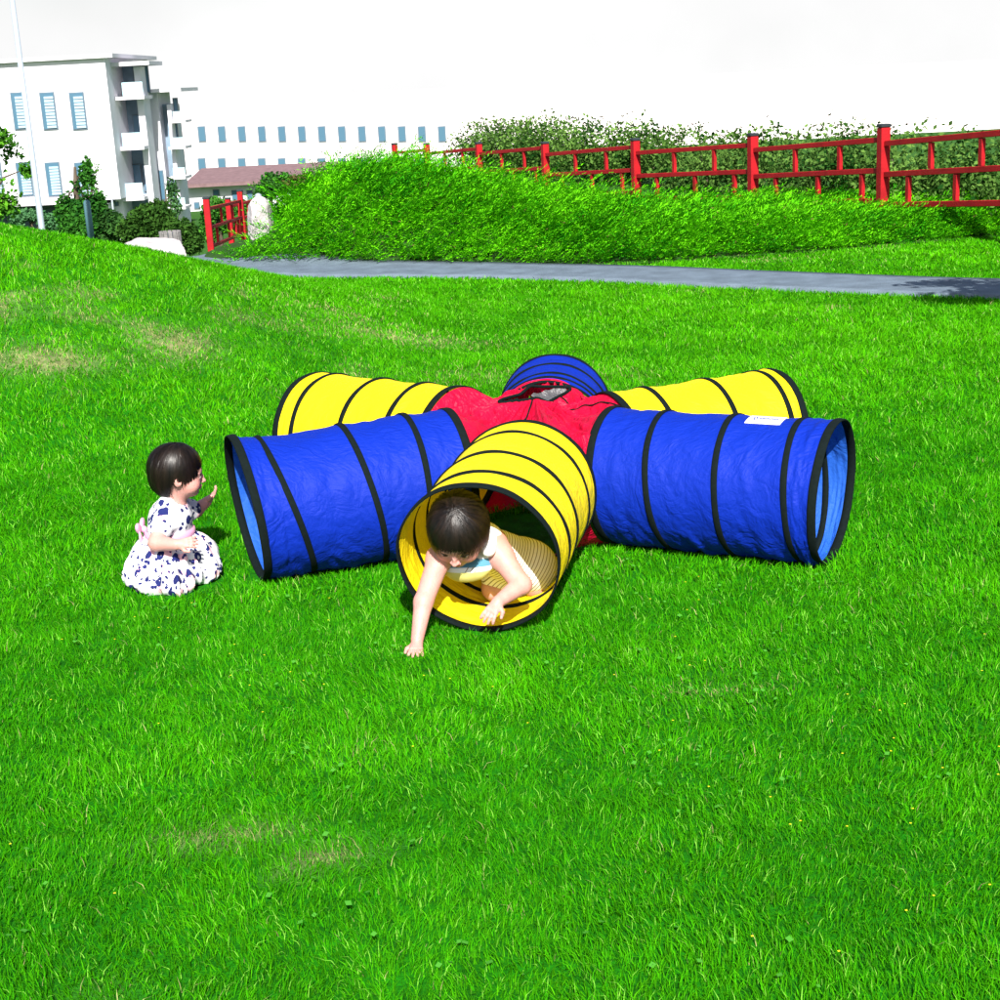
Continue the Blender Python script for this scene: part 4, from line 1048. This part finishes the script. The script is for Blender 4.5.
# hedge behind the long fence
hr_ = empty('hedge', (posts[2][0], posts[2][1]+1, 0)); tag(hr_, 'dark leafy hedge running behind the long red fence', 'hedge')
pl = np.array([(p[0], p[1]) for p in posts[1:]]+[(posts[-1][0]+1.2, posts[-1][1]-1.2)]); nb = []
for i in range(len(pl)-1):
    for f in np.arange(0, 1, .25):
        p = pl[i]*(1-f)+pl[i+1]*f; nn = unit(np.append(pl[i+1]-pl[i], 0)); off = np.array([-nn[1], nn[0]])*1.0
        off = off if off[1] > 0 else -off
        q = p+off; tall = .85+.18*vnoise(q[0]*2.0, q[1]*1.3, s=8)
        nb.append(((q[0], q[1], tall*.5-.12), (.65, .55, tall*.62)))
hb = [((b[0][0]-hr_.location.x, b[0][1]-hr_.location.y, b[0][2]), b[1]) for b in nb]
crown_mesh('foliage', hb, 75000, .062, (.008, .05, .006), (.14, .27, .05), hr_, 14)
for b in hb[::2]: MB().tube([(b[0][0], b[0][1], -.4), (b[0][0]+.05, b[0][1], .1), (b[0][0]-.03, b[0][1]+.05, b[0][2]+.2)], [.03, .022, .01], 6).build('stem', MT['bark'], parent=hr_)

# ------------------------------------------------------------------ rocks, post, lamp post
def rock(name, c, r, rz, label, seed, parts=None):
    n1, n2 = 60, 90; th = np.linspace(0, PI, n1); ph_ = np.linspace(0, 2*PI, n2, endpoint=False); TH, PH = np.meshgrid(th, ph_, indexing='ij')
    d = np.stack([np.sin(TH)*np.cos(PH), np.sin(TH)*np.sin(PH), np.cos(TH)], -1)
    k = np.ones(TH.shape); rg = np.random.default_rng(seed)
    for _ in range(16):      # flat faces cut off the boulder
        nrm = unit(rg.normal(size=3)); off = rg.uniform(.66, .95); s = d@nrm; k = np.where(s > 0, np.minimum(k, off/np.maximum(s, 1e-3)), k)
    k = k+.10*(fbm(d[..., 0]*3, d[..., 1]*3, d[..., 2]*3, s=seed, o=4)-.5)+.04*(fbm(d[..., 0]*11, d[..., 1]*11, d[..., 2]*11, s=seed+2, o=2)-.5)
    V = (d*k[..., None]*np.array(r)).reshape(-1, 3); cs, sn = math.cos(rz), math.sin(rz); V = V@np.array([(cs, sn, 0), (-sn, cs, 0), (0, 0, 1)])
    I = np.arange(n1-1)[:, None]*n2; J = np.arange(n2)[None]; J2 = (J+1) % n2
    Q = np.stack([(I+J).ravel(), (I+n2+J).ravel(), (I+n2+J2).ravel(), (I+J2).ravel()], 1)
    o = raw_mesh(name, V, [Q], MT['rock'], smooth=False); o.location = tuple(c); tag(o, label, 'rock'); return o
p = at(155, 257, 12.8); rock('boulder', (p[0], p[1], p[2]-.02), (.36, .24, .20), -.45, 'low pale pink boulder lying on the back of the grassy mound', 3)
p = at(261, 222, 15.2); rock('boulder', (p[0], p[1], p[2]-.02), (.15, .14, .27), 1.2, 'upright pale boulder at the left end of the juniper bank', 17)
p = at(259, 205, 15.5); fg = MB(); b_ = np.array([p[0], p[1], p[2]-.10])
fo = empty('garden_lamp', tuple(b_)); tag(fo, 'small grey garden light standing above the upright boulder', 'lamp')
MB().tube([(0, 0, 0), (0, 0, .14)], .014, 10).build('stem', MT['steel'], parent=fo); MB().tube([(0, 0, .14), (0, 0, .15), (0, 0, .20), (0, 0, .215)], [.02, .034, .034, .012], 12).build('lamp_head', MT['steel'], parent=fo)
# stump made of upright boards behind the boulder
p = at(173, 262, 15.0); so_ = empty('wooden_bin', (p[0], p[1], p[2]-.05)); tag(so_, 'weathered grey wooden bin of upright slats behind the low boulder', 'bin')
mb = MB()
for i in range(14):
    a = i*2*PI/14; mb.box((.10*math.cos(a), .10*math.sin(a), .16), (.012, .038, .38), a, .003)
mb.build('slats', MT['wood'], parent=so_); mb = MB(); mb.tube([(0, 0, .02), (0, 0, .33)], .088, 16).build('liner', MT['dark'], parent=so_)
# street lamp pole
b = at(44, 245, 14.5); lamp = empty('street_lamp', (b[0], b[1], b[2]-.05)); tag(lamp, 'slim grey lamp pole rising behind the mound at the left', 'street lamp')
pole_top = at(24.5, 60, 14.5)-np.array([b[0], b[1], b[2]-.05])
pole_top[0] = 0.0
MB().tube([(0, 0, 0), (0, 0, .05), (0, 0, 2.6)], [.032, .030, .022], 14).build('pole', MT['steel'], parent=lamp, smooth=True)
MB().tube([(0, 0, 2.6), (0, 0, 2.63), (0, 0, 2.82), (0, 0, 2.90)], [.03, .06, .075, .02], 16).build('lamp_head', MT['steel'], parent=lamp, smooth=True)
b = at(92, 246, 17.0); po = MB().tube([(0, 0, 0), (0, 0, .48), (0, 0, .5)], [.040, .038, .02], 12).build('bollard', MT['teal'], smooth=True); po.location = tuple(b); tag(po, 'dark teal post in front of the cypress', 'bollard')

# ------------------------------------------------------------------ trees and shrubs at the left
def tree_px(name, px, Y, blobs_px, n, leaf, cdk, clt, label, cat, seed, limbs=5, tr=.05, group=None, foot=None):
    p = at(px, foot or 245, Y); z = gz(p); base = np.array([p[0], p[1], z])
    bl = []
    for (bx, by, rx, rz_) in blobs_px:
        c = at(bx, by, Y)-base; s = Y/F_PX; bl.append((tuple(c), (rx*s, rx*s*.9, rz_*s)))
    th_ = max(b[0][2] for b in bl)
    return tree(name, base, th_, tr, bl, n, leaf, cdk, clt, label, cat, group, seed, limbs)
DK, MD = (.010, .045, .010), (.045, .13, .025)
tree_px('maple_tree', -8, 16.5, [(-10, 150, 30, 28), (8, 182, 17, 20), (27, 172, 11, 12), (5, 205, 15, 14), (-15, 190, 22, 30), (10, 160, 14, 12)], 5200, .06, (.03, .13, .01), (.12, .36, .02), 'bright green broadleaf tree at the left edge, in front of the white building', 'tree', 21, tr=.045)
tree_px('cypress_tree', 84, 24, [(87, 180, 9, 18), (84, 200, 17, 20), (68, 214, 13, 22), (98, 212, 12, 24), (84, 228, 24, 20), (88, 166, 4, 12), (80, 194, 10, 16)], 11000, .075, (.012, .07, .010), (.05, .20, .02), 'dark green cypress in front of the white building', 'tree', 22, tr=.06)
tree_px('bare_tree', 94, 27, [(97, 172, 5, 10), (99, 185, 4, 8)], 160, .05, (.05, .12, .02), (.08, .2, .03), 'thin nearly bare sapling beside the cypress', 'tree', 23, tr=.03, limbs=7)
tree_px('shrub', 115, 24, [(108, 222, 16, 14), (118, 232, 20, 14), (100, 235, 16, 14)], 7000, .07, DK, MD, 'very dark shrub between the cypress and the broad bush', 'shrub', 24, tr=.03)
tree_px('shrub', 165, 22, [(150, 222, 22, 18), (172, 230, 24, 18), (135, 232, 18, 16), (186, 238, 15, 14), (155, 212, 17, 13), (192, 244, 12, 12)], 15000, .062, (.016, .055, .008), (.055, .14, .02), 'broad dark olive bush behind the low boulder', 'shrub', 25, tr=.04)
tree_px('shrub', 35, 26, [(25, 218, 16, 10), (45, 222, 14, 10), (58, 226, 12, 10)], 3500, .07, (.02, .09, .03), (.10, .25, .10), 'grey green bush behind the lamp pole', 'shrub', 26, tr=.03)
tree_px('sapling', 172, 40, [(172, 190, 7, 13), (176, 206, 6, 10)], 700, .09, (.03, .09, .03), (.08, .2, .06), 'thin young tree in front of the balconies', 'tree', 27, tr=.04)
tree_px('shrub', 222, 33, [(215, 210, 14, 14), (232, 218, 18, 18), (210, 228, 12, 16), (248, 215, 10, 16)], 8000, .085, (.02, .10, .012), (.09, .28, .03), 'mid green bush behind the short red fence', 'shrub', 28, tr=.05)
tree_px('shrub', 275, 30, [(270, 186, 10, 14), (282, 184, 12, 12), (262, 196, 9, 14)], 4600, .075, (.02, .09, .015), (.07, .22, .03), 'rounded green shrub behind the left end of the bank', 'shrub', 29, tr=.05)
tree_px('shrub', 300, 28, [(296, 184, 13, 10), (315, 180, 14, 10), (326, 172, 10, 8)], 4600, .07, (.05, .06, .015), (.14, .13, .04), 'rusty brown shrub peeping over the juniper bank', 'shrub', 30, tr=.04)
# small tufts at the mound's end by the path
# tree whose shadow falls over the right end of the path
tb = np.array([4.33, 7.65, 0])
tree('broadleaf_tree', tb, 2.3, .06, [((-.5, 0, 2.25), (.5, .4, .22)), ((.2, .1, 2.45), (.6, .5, .32)), ((-1.0, -.1, 2.15), (.34, .3, .11)), ((.1, .2, 2.0), (.5, .5, .25)), ((.6, .2, 2.3), (.5, .5, .3)), ((-.9, .3, 2.38), (.36, .16, .09))], 8200, .085, (.02, .1, .01), (.1, .3, .02), 'small broadleaf tree just right of the view, shading the path', 'tree', seed=31)

# ------------------------------------------------------------------ buildings
def facade_box(parent, px0, px1, py0, py1, Y, depth, name, m, dy=0):
    a, b = at(px0, py1, Y), at(px1, py0, Y)
    x0, x1, z0, z1 = a[0], b[0], at((px0+px1)/2, py1, Y)[2], at((px0+px1)/2, py0, Y)[2]
    c = np.array([(x0+x1)/2, Y+dy+depth/2, (z0+z1)/2])-np.array(parent.location)
    if parent.parent is not None: pass
    return MB().box(tuple(c), (x1-x0, depth, z1-z0)).build(name, m, parent=parent)
def part_px(root, name, px0, px1, py0, py1, Y, depth, m, dy=0.0, par=None):
    cy = (py0+py1)/2; cx = (px0+px1)/2
    x0, x1 = at(px0, cy, Y)[0], at(px1, cy, Y)[0]; z0, z1 = at(cx, py1, Y)[2], at(cx, py0, Y)[2]
    c = np.array([(x0+x1)/2, Y+dy+depth/2, (z0+z1)/2])-np.array(root.location)
    return MB().box(tuple(c), (x1-x0, depth, z1-z0)).build(name, m, parent=par or root)
def window_px(root, px0, px1, py0, py1, Y, dy=-.05, blind=True):
    fr_ = part_px(root, 'window', px0, px1, py0, py1, Y, .10, MT['frame'], dy)
    part_px(root, 'pane', px0+1.0, px1-1.0, py0+1.0, py1-1.0, Y, .03, MT['glass'], dy-.022, par=fr_)
    if blind:
        w = (px1-px0); 
        mb = MB(); 
        x0, x1 = at(px0+w*.30, (py0+py1)/2, Y)[0], at(px1-1.2, (py0+py1)/2, Y)[0]; z0, z1 = at((px0+px1)/2, py1-1.5, Y)[2], at((px0+px1)/2, py0+4, Y)[2]
        n = 10
        for i in range(n):
            zz = z0+(z1-z0)*(i+.5)/n; mb.box((( x0+x1)/2-root.location.x, Y+dy-.05-root.location.y, zz-root.location.z), (x1-x0, .03, (z1-z0)/n*.78))
        mb.build('blind', MT['blind'], parent=fr_)
    return fr_
# A: white block at the far left
YA = 70
rA = empty('apartment_block', tuple(at(60, 300, YA))); tag(rA, 'white rendered apartment block with tall shuttered windows at the far left', 'building')
wl_y = 205
part_px(rA, 'wall', -60, 113, 62, 204, YA, 9, MT['wall'])
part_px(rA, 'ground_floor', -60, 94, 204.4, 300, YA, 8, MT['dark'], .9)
part_px(rA, 'wall', 94, 113, 204.2, 300, YA, 9, MT['wall'], .05)
part_px(rA, 'ledge', -60, 66, 201.5, 206.5, YA, .7, MT['slab'], -.6)
part_px(rA, 'roof', -62, 114, 58, 62, YA, 9.6, MT['slab'], -.25)
for x0 in (-41, -12, 17.5, 46.5, 76): 
    window_px(rA, x0, x0+15, 166-4, 196.5, YA); window_px(rA, x0-5, x0+10, 92, 130, YA)
part_px(rA, 'downpipe', 104.5, 106, 64, 215, YA, .08, MT['steel'], -.09)
# B: balcony wing
YB = 72
rB = empty('apartment_block', tuple(at(140, 300, YB))); tag(rB, 'apartment wing with glass balconies right of the white shuttered block', 'building')
part_px(rB, 'wall', 113.2, 124, 66, 300, YB, 2, MT['wall'], -.6)
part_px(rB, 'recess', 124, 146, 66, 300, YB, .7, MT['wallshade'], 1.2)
part_px(rB, 'wall', 146, 152.5, 66, 300, YB, 1.4, MT['wall'])
for (a, b) in ((84, 120), (140, 176),): pass
for yb in (196, 146, 96):
    part_px(rB, 'slab', 120, 148.5, yb, yb+3.4, YB, 1.9, MT['slab'], -.9)
    part_px(rB, 'balustrade', 126, 146.5, yb-14, yb-.4, YB, .06, MT['balus'], -.8)
    window_px(rB, 128, 137, yb-31, yb-3, YB, 1.1, False); window_px(rB, 138, 144, yb-31, yb-3, YB, 1.1, False)
window_px(rB, 115.5, 120, 168, 205, YB, -.66, False)
part_px(rB, 'roof', 112, 153.5, 62, 66, YB, 3, MT['slab'], -1.0)
# C: farther wing
YC = 74
rC = empty('apartment_block', tuple(at(175, 300, YC))); tag(rC, 'farther white wing with stacked small balconies beside the brown roof', 'building')
part_px(rC, 'wall', 153, 168, 92, 300, YC, 3, MT['wall'])
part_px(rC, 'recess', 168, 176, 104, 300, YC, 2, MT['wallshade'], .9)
part_px(rC, 'wall', 176, 180, 104, 300, YC, 2.2, MT['wall'], .2)
for yb in (206, 176, 146, 120):
    part_px(rC, 'slab', 171, 188, yb, yb+2.6, YC, 1.6, MT['slab'], -.6); part_px(rC, 'balustrade', 175, 187, yb-9, yb-.3, YC, .06, MT['balus'], -.5)
    window_px(rC, 170, 175, yb-22, yb-2, YC, .8, False)
window_px(rC, 160, 165, 170, 200, YC, -.06, False)
part_px(rC, 'roof', 150, 184, 88.5, 92, YC, 4.5, MT['slab'], -.8)
# D: long low building with a brown roof
YD = 96
rD = empty('long_building', tuple(at(255, 300, YD))); tag(rD, 'long low white building with a brown tiled roof behind the short red fence', 'building')
part_px(rD, 'wall', 186, 345, 183.2, 320, YD, 10, MT['wall'])
a0, a1 = at(183, 184, YD-.8), at(352, 178, YD-.8); r0 = at(186, 168.5, YD+6); r1 = at(352, 163, YD+6)
zz0, zz1 = at(265, 184, YD-.8)[2], at(265, 168.5, YD+6)[2]
Vr = np.array([(a0[0], YD-.8, zz0), (a1[0], YD-.8, zz0), (a1[0], YD+6, zz1), (a0[0], YD+6, zz1), (a1[0], YD+12, zz0), (a0[0], YD+12, zz0)])
Vr = np.concatenate([Vr, Vr+np.array([0, 0, .22])])-np.array(rD.location)
raw_mesh('roof', Vr, [np.array([(6, 7, 8, 9), (9, 8, 10, 11), (0, 3, 2, 1), (3, 5, 4, 2), (0, 1, 7, 6), (5, 11, 10, 4), (1, 2, 8, 7), (2, 4, 10, 8), (0, 6, 9, 3), (3, 9, 11, 5)])], MT['roof'], parent=rD)
for (x0, x1, y0, y1) in ((213, 219.5, 189.5, 195.5), (194, 200, 202, 209), (232, 243, 190, 200), (247, 253, 190, 200)): window_px(rD, x0, x1, y0, y1, YD, -.06, False)
# E: upper building beyond
YE = 125
rE = empty('terrace_building', tuple(at(255, 300, YE))); tag(rE, 'pale pinkish building rising beyond the brown roof', 'building')
part_px(rE, 'wall', 186, 1150, 78, 340, YE, 10, mat('pinkish_render', (.74, .66, .68), .85, .2, noise=.6, var=(.95, 1.04)))
for x0 in range(198, 440, 20):
    sl_ = -.052*(x0-668)-34
    window_px(rE, x0, x0+8, 158, 170, YE, -.06, False)
    window_px(rE, x0, x0+8, 126, 142, YE, -.06, False)
part_px(rE, 'roof', 185, 1151, 77, 77.9, YE, 10.2, MT['slab'], -.05)
